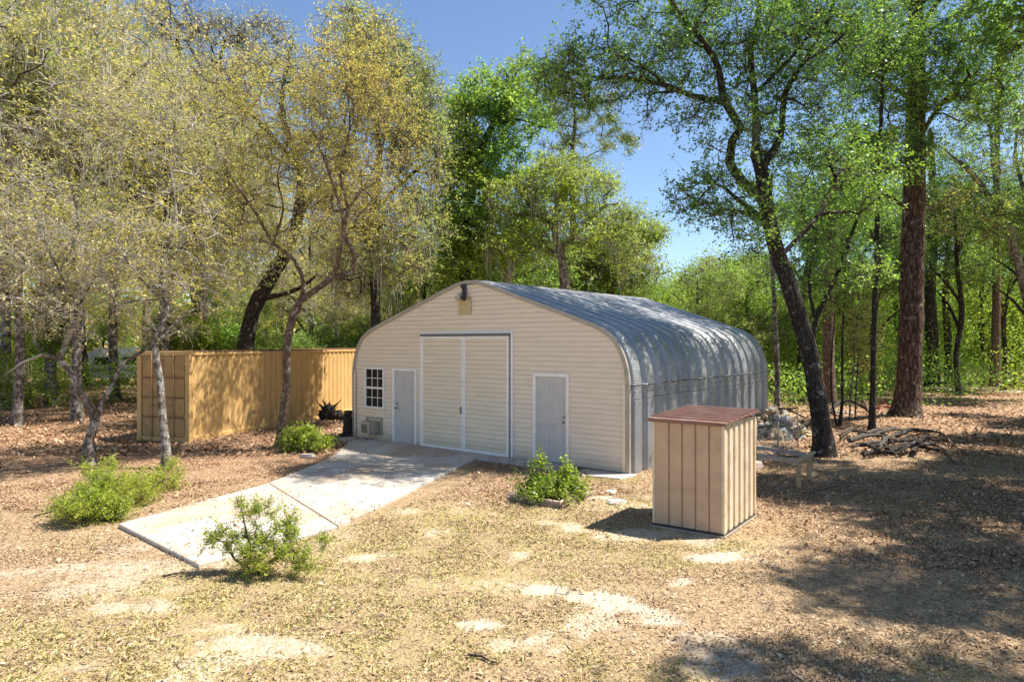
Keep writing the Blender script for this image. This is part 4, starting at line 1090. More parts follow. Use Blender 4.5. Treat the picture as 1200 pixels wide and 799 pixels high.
make_tree('branching_sapling', 'slender curved sapling rising directly behind the leaning dark oak', 'tree', (*b, 0),
  [L((957, 530, 18.2, .10), (955, 470, 18.3, .085), (952, 420, 18.4, .08), (956, 375, 18.5, .075), (975, 335, 18.6, .06), (990, 300, 18.8, .05), (1005, 255, 19, .045), (1030, 200, 19.2, .03)),
   L((956, 375, 18.5, .045), (948, 330, 18.6, .04), (958, 270, 18.8, .03)), L((975, 335, 18.6, .03), (1010, 320, 18.8, .02), (1030, 290, 19, .015))],
  [Bb(975, 260, 18.8, 60, 45, 1.3, 37), Bb(1010, 200, 19, 50, 40, 1.3, 29), Bb(935, 320, 18.6, 40, 35, 1.0, 18), Bb(1000, 320, 18.8, 35, 25, 1.0, 14)],
  22, step=.3, sub=7, cl=.5, lpt=10, tuft=.6, leaf=.085, tw=.006, leafm=M_green, leaf_alt=M_dgreen, alt=.5, twigm=M_twigd, bark=M_darkbark, rt=.010)
b = G(1063, 494)
make_tree('great_pine', 'massive straight reddish plated trunk rising from a flared root base', 'tree', (*b, 0.12),
  [L((1060, 497, 24.4, .66), (1062, 480, 24.4, .50), (1065, 450, 24.4, .415), (1067, 400, 24.4, .40), (1068, 330, 24.4, .385), (1070, 260, 24.4, .37), (1072, 200, 24.4, .34), (1074, 120, 24.4, .30), (1074, 40, 24.4, .26), (1070, -50, 24.4, .2), (1072, -150, 24.4, .12)),
   L((1073, 170, 24.4, .09), (1105, 120, 24.2, .07), (1150, 80, 24, .05)), L((1074, 120, 24.4, .09), (1030, 90, 24.2, .07), (1000, 50, 24, .05)), L((1071, 250, 24.4, .06), (1040, 230, 24, .04), (1010, 225, 23.6, .03)),
   L((1074, 40, 24.4, .1), (1110, -10, 24, .07), (1160, -40, 24, .05))],
  [Bb(1060, 90, 23.8, 65, 60, 2.0, 124), Bb(1130, 70, 23.8, 65, 60, 2.0, 107), Bb(1020, 40, 24, 50, 50, 1.8, 66), Bb(1050, 180, 23.4, 45, 30, 1.2, 49), Bb(1100, -60, 24, 120, 60, 3, 166), Bb(1160, 150, 24, 40, 30, 1.5, 32)],
  23, step=.4, sub=8, cl=.72, lpt=12, tuft=.4, leaf=.09, tw=.008, leafm=M_green, leaf_alt=M_dgreen, alt=.5, twigm=M_twigd, bark=M_pinebark, rt=.013, flare=.05, rough=.045)
for (nm, lab, pts_, bl, sd_i, lm_, bk_) in [
  ('thin_pine', 'thin dark straight trunk just left of the massive plated trunk', [(1022, 504, 21.9, .105), (1023, 460, 21.9, .09), (1024, 400, 21.9, .085), (1027, 300, 21.9, .08), (1030, 200, 21.9, .065), (1034, 100, 21.9, .05), (1036, 0, 21.9, .035)], [(1034, 60, 22, 40, 50, 1.2, 50), (1030, 180, 22, 35, 30, 1.0, 30)], 31, 'g', M_darkbark),
  ('bare_pole_tree', 'pale grey pole straight trunk beside the far end of the arched building', [(911, 488, 25.5, .115), (911, 440, 25.5, .10), (909, 390, 25.5, .09), (906, 330, 25.5, .08), (902, 270, 25.6, .06), (905, 200, 25.6, .04)], [(905, 230, 25.5, 30, 40, 1.2, 40)], 32, 'g', M_oakbark),
  ('reddish_trunk_tree', 'reddish straight trunk seen between the leaning oak and the thin saplings', [(972, 470, 28, .24), (971, 420, 28, .22), (971, 340, 28, .2), (975, 260, 28, .16), (978, 180, 28, .1)], [(975, 200, 28, 50, 60, 2, 90)], 33, 'd', M_redbark),
  ('twin_sapling', 'leftmost thin sapling by the curved dead branches', [(981, 500, 22.6, .035), (975, 470, 22.7, .032), (974, 430, 22.7, .03), (978, 370, 22.8, .022)], [(980, 340, 22.8, 16, 40, .6, 16)], 34, 'g', M_darkbark),
  ('twin_sapling', 'tallest thin sapling standing inside the curved dead branches', [(984, 500, 22.9, .055), (987, 470, 22.9, .045), (987, 410, 22.9, .04), (990, 330, 22.9, .03), (994, 260, 22.9, .02)], [(990, 320, 22.9, 22, 60, .8, 30)], 35, 'g', M_darkbark),
  ('leafy_sapling', 'pale spindly sapling with yellow green sprays between thin trunks', [(995, 494, 23.4, .03), (998, 455, 23.4, .028), (1003, 400, 23.4, .022), (1006, 340, 23.4, .015)], [(1006, 370, 23.4, 26, 60, .8, 45)], 36, 'p', M_oakbark),
  ('leafy_sapling', 'second spindly sapling with sprays close against the thin straight trunk', [(1002, 492, 24, .028), (1004, 440, 24, .025), (1010, 380, 24, .02), (1013, 320, 24, .015)], [(1012, 400, 24, 14, 50, .6, 24)], 37, 'p', M_oakbark),
  ('dark_trunk_tree', 'dark trunk close behind the right side of the massive plated trunk', [(1093, 452, 40, .36), (1092, 400, 40, .34), (1090, 330, 40, .3), (1094, 250, 40, .24), (1090, 150, 40, .15)], [(1092, 230, 40, 60, 60, 3, 110)], 38, 'd', M_darkbark),
  ('dark_trunk_tree', 'slim dark trunk midway between the massive trunk and the wire fence post', [(1112, 450, 41, .22), (1111, 400, 41, .2), (1108, 340, 41, .17), (1113, 270, 41, .12)], [(1112, 270, 41, 45, 50, 2.5, 80)], 39, 'g', M_darkbark),
  ('tall_thin_pine', 'tall thin dark trunk beside the farther wire fence post', [(1166, 452, 37, .24), (1167, 400, 37, .21), (1168, 320, 37, .19), (1168, 220, 37, .16), (1169, 120, 37, .12), (1170, 20, 37, .07)], [(1168, 90, 37, 40, 60, 2.5, 60)], 40, 'g', M_redbark),
]:
    p0 = P(*pts_[0][:3]); M1 = {'g': M_green, 'd': M_dgreen, 'p': M_yg}[lm_]; near = pts_[0][2] < 26
    make_tree(nm, lab, 'tree', (p0[0], p0[1], 0), [L(*pts_)], [Bb(*q) for q in bl], sd_i, step=.35 if near else .5, sub=7, cl=.5 if near else 1.0, lpt=9 if near else 11,
              leaf=.075 if near else .13, tw=.007 if near else .011, leafm=M1, leaf_alt=M_pale if lm_ == 'p' else M_green, alt=.3, twigm=M_twigd, bark=bk_, rt=.010 if near else .016)
# curving grey limbs far right
make_tree('spreading_oak', 'pale limbed oak with curved bare boughs at the right margin', 'tree', P(1215, 455, 33)[:2]+(0,),
  [L((1215, 465, 33, .3), (1212, 400, 33, .26), (1200, 330, 33, .22), (1180, 270, 33, .18), (1165, 240, 33, .15), (1140, 205, 33, .12), (1125, 190, 33, .08), (1112, 180, 33, .04)),
   L((1180, 270, 33, .12), (1165, 200, 33, .1), (1160, 150, 33, .07), (1140, 120, 33, .04)), L((1200, 330, 33, .12), (1205, 250, 33, .1), (1190, 180, 33, .07), (1200, 120, 33, .04))],
  [Bb(1165, 170, 33, 60, 50, 2.5, 70), Bb(1190, 260, 33, 45, 40, 2, 60), Bb(1135, 250, 33, 40, 30, 2, 50)],
  41, step=.4, sub=8, cl=.8, lpt=9, leaf=.10, tw=.01, leafm=M_green, leaf_alt=M_yg, alt=.3, twigm=M_twigb, bark=M_oakbark, mossf=.08, mossln=(.3, 1.2), rt=.014)
# dead looking twiggy treetops with moss at the very top left
make_tree('twiggy_oak', 'bare topped oak with ragged dark twigs against the sky', 'tree', P(238, 460, 38)[:2]+(0,),
  [L((238, 462, 38, .4), (235, 380, 38, .36), (225, 300, 38, .32), (215, 220, 38, .26), (222, 150, 38, .2), (210, 80, 38, .14), (208, 30, 38, .08)),
   L((222, 150, 38, .14), (250, 100, 38, .1), (262, 50, 38, .06)), L((215, 220, 38, .14), (280, 150, 38, .1), (310, 100, 38, .06)), L((225, 300, 38, .14), (170, 220, 38, .1), (140, 120, 38, .06))],
  [Bb(205, 30, 38, 30, 35, 2, 50), Bb(262, 50, 38, 28, 35, 2, 50), Bb(310, 60, 38, 30, 40, 2, 50), Bb(240, 120, 38, 60, 50, 3, 80), Bb(150, 120, 38, 50, 60, 3, 80)],
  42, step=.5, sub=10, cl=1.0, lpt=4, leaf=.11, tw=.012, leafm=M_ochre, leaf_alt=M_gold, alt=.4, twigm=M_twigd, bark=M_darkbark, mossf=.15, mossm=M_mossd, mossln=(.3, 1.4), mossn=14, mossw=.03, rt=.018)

# ------------------------------------------------------------------ background woods: a few grown kinds, then copies
def std_tree(name, label, group, seed, H, crown_r, kind, nb=11, npb=27, bs=1.0, **kw):
    r_ = np.random.default_rng(seed+500)
    lean = r_.normal(size=2)*.5
    tr = [(0, 0, -.1, H*.0135), (lean[0]*.4, -lean[1]*.3, H*.18, H*.0105), (lean[0]*.1, lean[1]*.7, H*.38, H*.011), (lean[0], lean[1], H*.6, H*.008), (lean[0]*1.3, lean[1], H*.85, H*.005)]
    limbs = [tr]
    for i in range(4):
        a = r_.random()*6.28; z0 = H*(.3+.12*i); k = np.interp(z0, [t[2] for t in tr], range(5)); p0 = np.array([np.interp(z0, [t[2] for t in tr], [t[j] for t in tr]) for j in range(2)])
        e = p0+np.array([math.cos(a), math.sin(a)])*crown_r*.7
        limbs.append([(p0[0], p0[1], z0, H*.0075), ((p0[0]*.55+e[0]*.45), (p0[1]*.55+e[1]*.45), z0+H*.12, H*.0055), (e[0], e[1], z0+H*.2, H*.003)])
    bl = []
    for i in range(nb):
        a = r_.random()*6.28; q = crown_r*(.25+.55*r_.random()); z = H*{'oak': .40, 'low': .16, 'slim': .55, 'high': .60}[kind]+H*{'oak': .52, 'low': .74, 'slim': .4, 'high': .34}[kind]*r_.random()
        s_ = crown_r*(.3+.22*r_.random())*bs
        bl.append((lean[0]+math.cos(a)*q, lean[1]+math.sin(a)*q, z, s_, s_, s_*.7, npb))
    return make_tree(name, label, 'tree', (0, 0, 0), limbs, bl, seed, step=.5, rt=.015, group=group, **kw)
gA = 'moss hung oaks in the woods on the left'; gB = 'leafy green trees in the woods behind the building'; gC = 'slim green trees in the woods on the right'
mA = [std_tree('woodland_oak', 'moss hung greyish oak among the woods on the left', gA, 100+i, 14+i*.8, 4.6, 'oak', nb=14, npb=21, tuft=.6, sub=8, cl=1.1, lpt=9, leaf=.11, tw=.012,
      leafm=[M_ochre, M_yg, M_ochre][i], leaf_alt=[M_yg, M_pale, M_gold][i], alt=.4, twigm=M_twig, bark=[M_oakbark, M_darkbark, M_oakbark][i], mossf=.16, mossln=(.4, 1.9), mossn=13, mossw=.03) for i in range(3)]
mB = [std_tree('woodland_tree', 'leafy green tree among the woods behind the arched building', gB, 120+i, 9.5+i*.8, 4.0, 'low', nb=15, npb=22, sub=8, cl=1.05, lpt=13, leaf=.12, tw=.011,
      leafm=[M_green, M_bgreen, M_green][i], leaf_alt=[M_bgreen, M_green, M_pale][i], alt=.4, twigm=M_twigb, bark=M_darkbark, mossf=.02) for i in range(3)]
mC = [std_tree('slim_woodland_tree', 'slim dark trunked green tree among the woods on the right', gC, 140+i, 13+i, 3.0, 'slim', npb=17, sub=8, cl=1.0, lpt=12, leaf=.11, tw=.011,
      leafm=[M_green, M_dgreen][i], leaf_alt=[M_dgreen, M_green][i], alt=.4, twigm=M_twigd, bark=M_darkbark, mossf=.02) for i in range(2)]
def zone(x, y, kind):
    px = 600+F*x/y if y > 3 else 2000
    if kind == 'A':
        return [('moss hung greyish oak in the woods left of the container', 'mossy oaks left of the container'), ('moss hung greyish oak in the woods behind the container', 'mossy oaks behind the container'),
                ('moss hung oak far beyond the left slope of the arched roof', 'mossy oaks beyond the left roof slope')][0 if px < 165 else 1 if px < 412 else 2]
    if kind == 'B':
        return [('low leafy green tree crowding behind the container', 'low green trees behind the container'), ('leafy green tree in the woods beyond the arched roof', 'leafy trees beyond the arched roof'),
                ('leafy green tree in the woods right of the arched building', 'leafy trees right of the arched building')][0 if px < 412 else 1 if px < 895 else 2]
    if kind == 'C':
        return [('slim dark trunked tree in the woods between the arched building and the massive trunk', 'slim trees between building and massive trunk'), ('slim dark trunked tree in the woods right of the massive plated trunk', 'slim trees right of the massive trunk')][0 if px < 1064 else 1]
    return ('leafy oak standing outside the right edge of the yard', 'oaks just beyond the right margin')
def place(masters, spots, seed, kind):
    rr__ = random.Random(seed); used = set()
    for i, (x, y, s_) in enumerate(spots):
        m = i % len(masters); o = masters[m]
        if m in used: o = copy_tree(o)
        used.add(m)
        o.location = (x, y, float(gz(x, y))-.05); o.rotation_euler = (0, 0, rr__.random()*6.28); o.scale = (s_, s_, s_*(.92+.16*rr__.random()))
        o['label'], o['group'] = zone(x, y, kind)
def px_spots(lst): return [((px-600)*Y/F, Y, s_) for px, Y, s_ in lst]
place(mA, px_spots([(20, 23, .95), (-60, 19, .9), (60, 30, 1.25), (135, 33, 1.3), (190, 27.5, 1.0), (5, 37, 1.5), (-40, 30, 1.3), (100, 44, 1.6), (250, 47, 1.15), (300, 40, .8), (365, 36, .7),
   (395, 46, .82), (470, 40, .66), (50, 54, 1.8), (170, 57, 1.7), (330, 54, .95), (430, 56, .85), (-80, 47, 1.7), (505, 46, .66), (600, 46, .55), (240, 34, .95), (-130, 28, 1.2), (-20, 26, 1.15), (90, 24.5, .95), (200, 42, 1.3), (570, 54, .7)]), 5, 'A')
place(mB, px_spots([(625, 39, 1.0), (690, 43, .95), (575, 37, .98), (738, 47, .82), (500, 36, .72), (590, 41, .8), (640, 50, .85), (770, 43, .62), (815, 36, .66), (850, 47, .85), (780, 56, .75), (880, 38, .75), (920, 46, .8), (700, 60, .8), (745, 62, .75), (965, 43, .7), (1010, 50, .8), (1130, 52, .85), (1190, 48, .8),
   (830, 60, .95), (890, 62, 1.0), (980, 60, 1.0), (1070, 58, .95), (1150, 62, 1.1), (1250, 54, 1.0), (540, 58, .9), (275, 37, .55), (380, 31, .42), (225, 34, .5), (1300, 44, 1.1), (330, 36, .5), (430, 33, .45), (120, 50, .6), (30, 48, .6)]), 6, 'B')
place(mC, px_spots([(1125, 36, .95), (1212, 34, .9), (1000, 40, .95), (1050, 47, 1.05), (935, 38, .85), (1150, 44, .95), (1215, 50, 1.1), (880, 54, .8), (1085, 52, 1.0), (985, 50, .95), (1020, 34, .8), (1175, 40, .8)]), 7, 'C')

# trees to the right of and behind the camera: their shade falls into the lower right of the yard
tC = [std_tree('yard_oak', 'leafy oak', 'x', 160+i, 15, 4.8, 'high', nb=17, npb=32, bs=.6, sub=8, cl=.6, lpt=13, leaf=.12, tw=.009,
      leafm=M_green, leaf_alt=M_dgreen, alt=.4, twigm=M_twigd, bark=M_darkbark) for i in range(2)]
place(tC, [(14.2, 8.8, 1.0), (13.4, 4.0, .95), (17.8, 6.3, .95), (14.9, 12.6, .95), (18.8, 11.0, 1.0), (18, 15.6, .95), (22, 20, .95), (28, 24, 1.0), (25, 9, 1.1), (24, 14.5, 1.1), (31, 17, 1.2), (22, 3, 1.1), (32, 8, 1.2)], 8, 'Y')

# ------------------------------------------------------------------ the far woodland mass and undergrowth
def leafmass(name, mat, spans, seed, size, kind='stuff', asp=.7):
    r_ = np.random.default_rng(seed); out = []
    for (x0, x1, y0, y1, z0, z1, n, hz) in spans:
        x = x0+(x1-x0)*r_.random(n); y = y0+(y1-y0)*r_.random(n)
        top = z0+(z1-z0)*(.45+.75*np.clip(fbm(x*hz+seed, y*hz+3, 3), 0, 1))
        z = z0+(top-z0)*r_.random(n)**.85
        dens = fbm(x*.5+seed*2+z*.35, z*.6+y*.3, 3)
        k = dens > .44; out.append(np.stack([x, y, z], -1)[k])
    a = np.vstack(out); v = leaves(a, r_, size, asp, .3)
    o = quad_mesh(name, v, len(a), mat); tag(o, kind=kind); return o
leafmass('far_woodland', M_green, [(-20, 75, 62, 76, 0, 9.0, 60000, .15), (75, 150, 40, 80, 0, 16, 25000, .15)], 1, .42)
leafmass('far_woodland', M_dgreen, [(-60, 80, 74, 84, 0, 9.0, 60000, .12)], 2, .55)
leafmass('far_woodland', M_yg, [(-75, -8, 60, 74, 0, 13, 50000, .12), (-110, -60, 30, 70, 0, 16, 20000, .1)], 3, .42)
leafmass('undergrowth', M_green, [(10, 48, 40, 58, 0, 8.5, 95000, .3), (-8, 12, 44, 56, 0, 5.5, 24000, .3), (-10, 4, 33, 38, 0, 3.2, 9000, .5)], 4, .17)
leafmass('undergrowth', M_green, [(16, 40, 36, 42, 0, 3.2, 16000, .5), (10, 22, 29.5, 34, 0, 2.2, 6000, .6), (-36, -14, 40, 52, 0, 2.6, 15000, .4)], 5, .13)
leafmass('undergrowth', M_bgreen, [(5, 36, 36, 50, 0, 7.5, 80000, .25), (-15, -8, 31.5, 35, 0, 2.8, 6000, .6), (-20, -17, 26, 33, 0, 2.2, 3000, .6), (-25.5, -22.5, 30, 33, 0, 4.2, 3500, .6)], 6, .13)
leafmass('fallen_twigs_heap', M_twig, [(-30, -17.5, 21, 25, 0, 1.3, 4500, .7)], 8, .22, asp=.08)
# ------------------------------------------------------------------ bushes
def bush(name, label, base, stems, blobs, seed, **kw):
    a = dict(step=.14, sub=6, cl=.2, lpt=16, leaf=.04, asp=.42, tw=.004, leafm=M_bush, twigm=M_twigb, bark=M_darkbark, rt=.006, flat=1.3, up=.1, shell=.2, flare=0, k_up=.2, jit=.08, zmin=.04)
    a.update(kw)
    return make_tree(name, label, 'bush', (*base, 0), stems, blobs, seed, **a)
b = G(302, 672)
bush('juniper_bush', 'open ragged juniper bush at the near end of the concrete drive', b,
  [L((300, 673, 8.35, .03), (298, 655, 8.35, .022), (290, 630, 8.4, .015), (284, 600, 8.45, .008)), L((300, 668, 8.35, .03), (322, 655, 8.3, .022), (340, 645, 8.3, .018), (355, 640, 8.3, .01)),
   L((300, 668, 8.35, .02), (275, 655, 8.4, .016), (262, 635, 8.4, .01)), L((322, 655, 8.3, .018), (335, 630, 8.35, .012), (340, 612, 8.4, .008))],
  [Bb(338, 618, 8.4, 14, 17, .14, 18), Bb(300, 635, 8.35, 22, 20, .25, 24), Bb(265, 628, 8.4, 20, 20, .2, 16), Bb(283, 590, 8.45, 7, 9, .06, 4), Bb(297, 605, 8.4, 12, 12, .1, 7), Bb(320, 650, 8.2, 30, 14, .2, 16),
   Bb(352, 655, 8.2, 22, 14, .2, 13), Bb(378, 636, 8.6, 7, 6, .06, 4), Bb(315, 597, 8.4, 6, 6, .06, 4), Bb(290, 660, 8.2, 20, 8, .15, 7)], 51, cl=.15, lpt=17, leaf=.034, asp=.34, tuft=.1, shell=.0)
b = G(112, 612)
bush('spreading_juniper', 'wide bright yellow green juniper sprawling at the left of the drive', b,
  [L((112, 613, 10.8, .03), (112, 595, 10.9, .02), (95, 580, 11, .012)), L((112, 608, 10.8, .03), (140, 590, 11.5, .02), (170, 575, 12.2, .016), (195, 560, 13, .012)), L((140, 590, 11.5, .018), (135, 565, 11.8, .012), (130, 545, 12, .008))],
  [Bb(98, 592, 10.8, 32, 20, .45, 66), Bb(120, 575, 11.3, 26, 22, .4, 49), Bb(130, 598, 10.9, 24, 16, .3, 33), Bb(128, 547, 11.8, 8, 10, .12, 6), Bb(160, 578, 12, 24, 20, .4, 34), Bb(165, 560, 12.6, 20, 14, .3, 14), Bb(195, 562, 13.1, 18, 12, .4, 15), Bb(205, 548, 13.6, 16, 8, .3, 6), Bb(105, 550, 12, 8, 6, .1, 4)],
  52, cl=.22, lpt=18, leaf=.045, asp=.34, tuft=.1, shell=.0)
b = G(356, 528)
bush('leafy_shrub', 'low light green leafy shrub at the foot of the golden oak', b,
  [L((356, 529, 17.8, .02), (350, 515, 17.8, .014), (345, 503, 17.8, .01)), L((356, 526, 17.8, .02), (368, 512, 17.8, .012))],
  [Bb(352, 514, 17.8, 20, 9, .35, 33), Bb(374, 517, 17.7, 14, 7, .3, 19), Bb(342, 520, 17.7, 14, 8, .3, 14)], 53, leafm=M_bgreen, leaf_alt=M_bush, alt=.5, cl=.26, lpt=8, leaf=.08, asp=.6, shell=0)
b = G(645, 584)
bush('planter_shrub', 'dark glossy green shrub growing inside the low brick border', b,
  [L((645, 584, 12.3, .02), (640, 565, 12.3, .014), (634, 548, 12.3, .008)), L((645, 580, 12.3, .02), (660, 565, 12.3, .012), (664, 552, 12.3, .008))],
  [Bb(640, 571, 12.3, 24, 8, .4, 41), Bb(668, 570, 12.3, 16, 9, .35, 30), Bb(632, 543, 12.3, 5, 5, .08, 4), Bb(664, 548, 12.3, 7, 6, .1, 4), Bb(618, 572, 12.2, 12, 8, .3, 13), Bb(648, 578, 12, 26, 7, .3, 19)], 54,
  leafm=M_shrub, leaf_alt=M_bgreen, alt=.4, cl=.19, lpt=9, leaf=.062, shell=0, asp=.55)
for i, (px, py, w_, h_, lab) in enumerate([(12, 462, 22, 22, 'dark shrub between the trunks at the left margin'), (60, 452, 14, 10, 'small dull shrub in front of the mossy trunks')]):
    b = G(px, py+h_*.8); Y = b[1]
    bush('woodland_shrub', lab, b, [L((px, py+h_*.8, Y, .03), (px, py, Y, .015))], [Bb(px, py, Y, w_, h_, .8, 60)], 60+i, leafm=M_yg, leaf_alt=M_green, alt=.4, cl=.4, lpt=9, leaf=.11, asp=.5, tw=.008)
for i, (px, py, Y, w_, h_, lab) in enumerate([(205, 400, 33.5, 34, 22, 'lush green bush rising behind the left end of the container'), (250, 398, 33, 30, 16, 'bright green bush behind the middle of the container roof'), (60, 370, 30, 16, 45, 'tall narrow green bush among the grey trunks on the left')]):
    bush('green_bush', lab, (P(px, py, Y)[0], Y), [L((px, 470, Y, .05), (px, py, Y, .02))], [Bb(px, py, Y, w_, h_, 1.0, 120)], 70+i, leafm=M_bgreen, leaf_alt=M_green, alt=.4, cl=.5, lpt=12, leaf=.14, asp=.6, tw=.01, step=.4)

# ------------------------------------------------------------------ brick border round the shrub
M_brick = simple_mat('pale_worn_brick', (.42, .30, .24), .9, var=.35, vscale=7, dirt=((.55, .48, .4), .5))
pb = empty('brick_border', (*G(645, 582), 0), syaw)
tag(pb, 'low square border of pale bricks round the dark glossy shrub', 'planter')
mb = MB(); rb_ = random.Random(2)
for side in range(4):
    for lay in range(2):
        for k in range(5):
            a = -0.55+k*.22+(.05 if lay else 0); s_ = .56
            cx, cy = [(a+.11, -s_), (s_, a+.11), (a+.11, s_), (-s_, a+.11)][side]
            hx, hy = (.103, .05) if side % 2 == 0 else (.05, .103)
            j_ = rb_.uniform(-.008, .008)
            mb.box((cx-hx+j_, cy-hy+j_, -.02+lay*.062), (cx+hx+j_, cy+hy+j_, .036+lay*.062), rot=Matrix.Rotation(rb_.uniform(-.06, .06), 3, 'Z'), bev=.006)
mb.build('bricks', M_brick, pb)

# ------------------------------------------------------------------ stepping slabs and little blocks
def chunk(name, label, cat, x, y, z, sx, sy, sz, mat, seed, rz=0, group=None, tilt=0.0):
    r_ = np.random.default_rng(seed); mb = MB(); v = []; n = 7
    for k, zz in enumerate((-sz/2, -sz*.1, sz/2)):
        for i in range(n):
            a = i*6.283/n+r_.normal()*.13; q = (1, 1.04, .86)[k]*(1+r_.normal()*.08)
            v.append((math.cos(a)*sx/2*q, math.sin(a)*sy/2*q, zz+r_.normal()*sz*.04))
    f = [tuple(range(n))[::-1], tuple(range(2*n, 3*n))]
    for k in (0, 1):
        for i in range(n): f.append((k*n+i, k*n+(i+1) % n, (k+1)*n+(i+1) % n, (k+1)*n+i))
    mb.add(v, f); o = mb.build(name, mat); o.location = (x, y, z); o.rotation_euler = (tilt, tilt*.6, rz); tag(o, label, cat, group); return o
M_pinkst = simple_mat('pinkish_stone', (.50, .38, .34), .9, var=.2)
x, y = G(722, 589); chunk('stepping_stone', 'flat pale stone set in the grass left of the small shed', 'stone', x, y, .02, .38, .26, .06, M_conc, 1, .3)
x, y = G(716, 577); chunk('stepping_stone', 'smaller flat stone near the right corner of the arched front', 'stone', x, y, .015, .26, .2, .05, M_conc, 2, 1.0)
x, y = G(886, 549); chunk('stone_block', 'pinkish stone block behind the right side of the small shed', 'stone', x, y, .07, .4, .28, .16, M_pinkst, 3, .4)
x, y = G(361, 536); chunk('stone_block', 'grey stone lying by the low light green shrub', 'stone', x, y, .04, .42, .18, .1, M_conc, 4, -.2)

# ------------------------------------------------------------------ stump and torn root ball
def lumpy_tube(name, pts, rad, mat, seed, sides=12, parent=None, rough=.08):
    r_ = np.random.default_rng(seed); pts = np.array(pts, float); rad = np.array(rad, float)
    pr = resample(np.hstack([pts, rad[:, None]]), max(.05, np.linalg.norm(pts[-1]-pts[0])/30))
    v, f = tube_arrays(pr[:, :3], np.maximum(pr[:, 3], .003), sides)
    c_ = np.repeat(pr[:, :3], sides, axis=0); v = c_+(v-c_)*(1+r_.normal(size=(len(v), 1))*rough)
    mb = MB(); mb.add(v.tolist(), f.tolist(), True); n = len(pr)
    mb.add(v[:sides].tolist(), [tuple(range(sides))[::-1]]); mb.add(v[-sides:].tolist(), [tuple(range(sides))])
    return mb.build(name, mat, parent)
x, y = G(409, 513)
st = empty('tree_stump', (x-.06, y+.05, 0)); tag(st, 'short dark stump against the left corner of the arched front', 'stump')
lumpy_tube('trunk', [(0, 0, -.05), (0, 0, .12), (.01, 0, .4), (.015, 0, .8)], [.26, .16, .13, .12], M_darkbark, 5, parent=st)
for k, (a, l) in enumerate([(3.3, .5), (4.2, .4), (2.5, .45)]):
    lumpy_tube('root', [(0, 0, .10), (math.cos(a)*l*.5, math.sin(a)*l*.5, .04), (math.cos(a)*l, math.sin(a)*l, -.02)], [.10, .06, .02], M_darkbark, 6+k, 8, st)
x, y = G(384, 493)
rt_ = empty('uprooted_root_ball', (x, y, 0)); tag(rt_, 'dark upturned root ball with spiky roots against the container side', 'root ball')
r9 = random.Random(9)
lumpy_tube('core', [(-.25, 0, .1), (0, 0, .3), (.3, 0, .2), (.75, -.05, .08)], [.14, .26, .18, .10], M_darkbark, 8, parent=rt_, rough=.16)
for k in range(26):
    a = r9.uniform(0, 3.14); l = r9.uniform(.35, .75); y_ = r9.uniform(-.3, .3)
    lumpy_tube('root', [(0, 0, .28), (math.cos(a)*l*.5, y_*.6, .28+math.sin(a)*l*.45), (math.cos(a)*l+r9.uniform(-.1, .1), y_, .24+math.sin(a)*l*.95)], [.05, .028, .008], M_darkbark, 30+k, 6, rt_)

# ------------------------------------------------------------------ low timber rail frame right of the shed
M_oldwood = simple_mat('weathered_grey_timber', (.34, .30, .26), .85, var=.25, vscale=5, bscale=30, bstr=.4)
M_yelwood = simple_mat('yellowed_timber', (.42, .31, .17), .8, var=.3, vscale=5, bstr=.4)
a0 = np.array(G(937, 573)); top = .52
d1 = np.array([-.528, .849]); d2 = np.array([.585, .81])      # along the rails, across
fr_ = empty('rail_frame', (a0[0], a0[1], 0)); tag(fr_, 'low two rail timber frame on legs sticking out behind the small shed', 'timber frame')
def q3(u, v_, z): p = d1*u+d2*v_; return (p[0], p[1], z)
for v_ in (0, .95):
    m_ = MB(); m_.bar(q3(-.02, v_, top), q3(2.6, v_, top), .09, .075); m_.build('rail', M_oldwood, fr_)
m_ = MB(); m_.bar(q3(-.03, -.08, top+.06), q3(-.03, 1.05, top+.06), .09, .05); m_.build('end_board', M_yelwood, fr_)
m_ = MB(); m_.bar(q3(2.6, -.08, top+.06), q3(2.6, 1.05, top+.06), .09, .05); m_.build('end_board', M_yelwood, fr_)
for u, v_ in ((.03, .03), (.03, .92), (2.5, .03), (2.5, .92)):
    m_ = MB(); m_.bar(q3(u, v_, -.03), q3(u, v_, top-.04), .08, .06, up=(0, 1, 0)); m_.build('leg', M_yelwood, fr_)
# wire panel stapled behind the frame
M_wire = simple_mat('galvanised_wire', (.45, .45, .43), .5, .6, bstr=0)
wp = empty('wire_mesh_fence', (*G(886, 545), 0), 0); tag(wp, 'sagging wire mesh panel between the small shed and the rubble heap', 'wire panel')
m_ = MB(); dpx = np.array(G(935, 528))-np.array(G(886, 545)); Lw = np.linalg.norm(dpx); dpx /= Lw
for k in range(int(Lw/.07)): m_.bar((dpx[0]*k*.07, dpx[1]*k*.07, 0), (dpx[0]*k*.07+.01, dpx[1]*k*.07, .92), .005, .005, up=(0, 1, 0))
for z in (.08, .24, .40, .56, .72, .9): m_.bar((0, 0, z), (dpx[0]*Lw, dpx[1]*Lw, z-.02), .005, .005)
m_.build('mesh', M_wire, wp)
for u in (0, Lw*.5, Lw):
    m_ = MB(); m_.tube([(dpx[0]*u, dpx[1]*u, -.05), (dpx[0]*u, dpx[1]*u, 1.02)], .02, 6); m_.build('post', M_oldwood, wp)

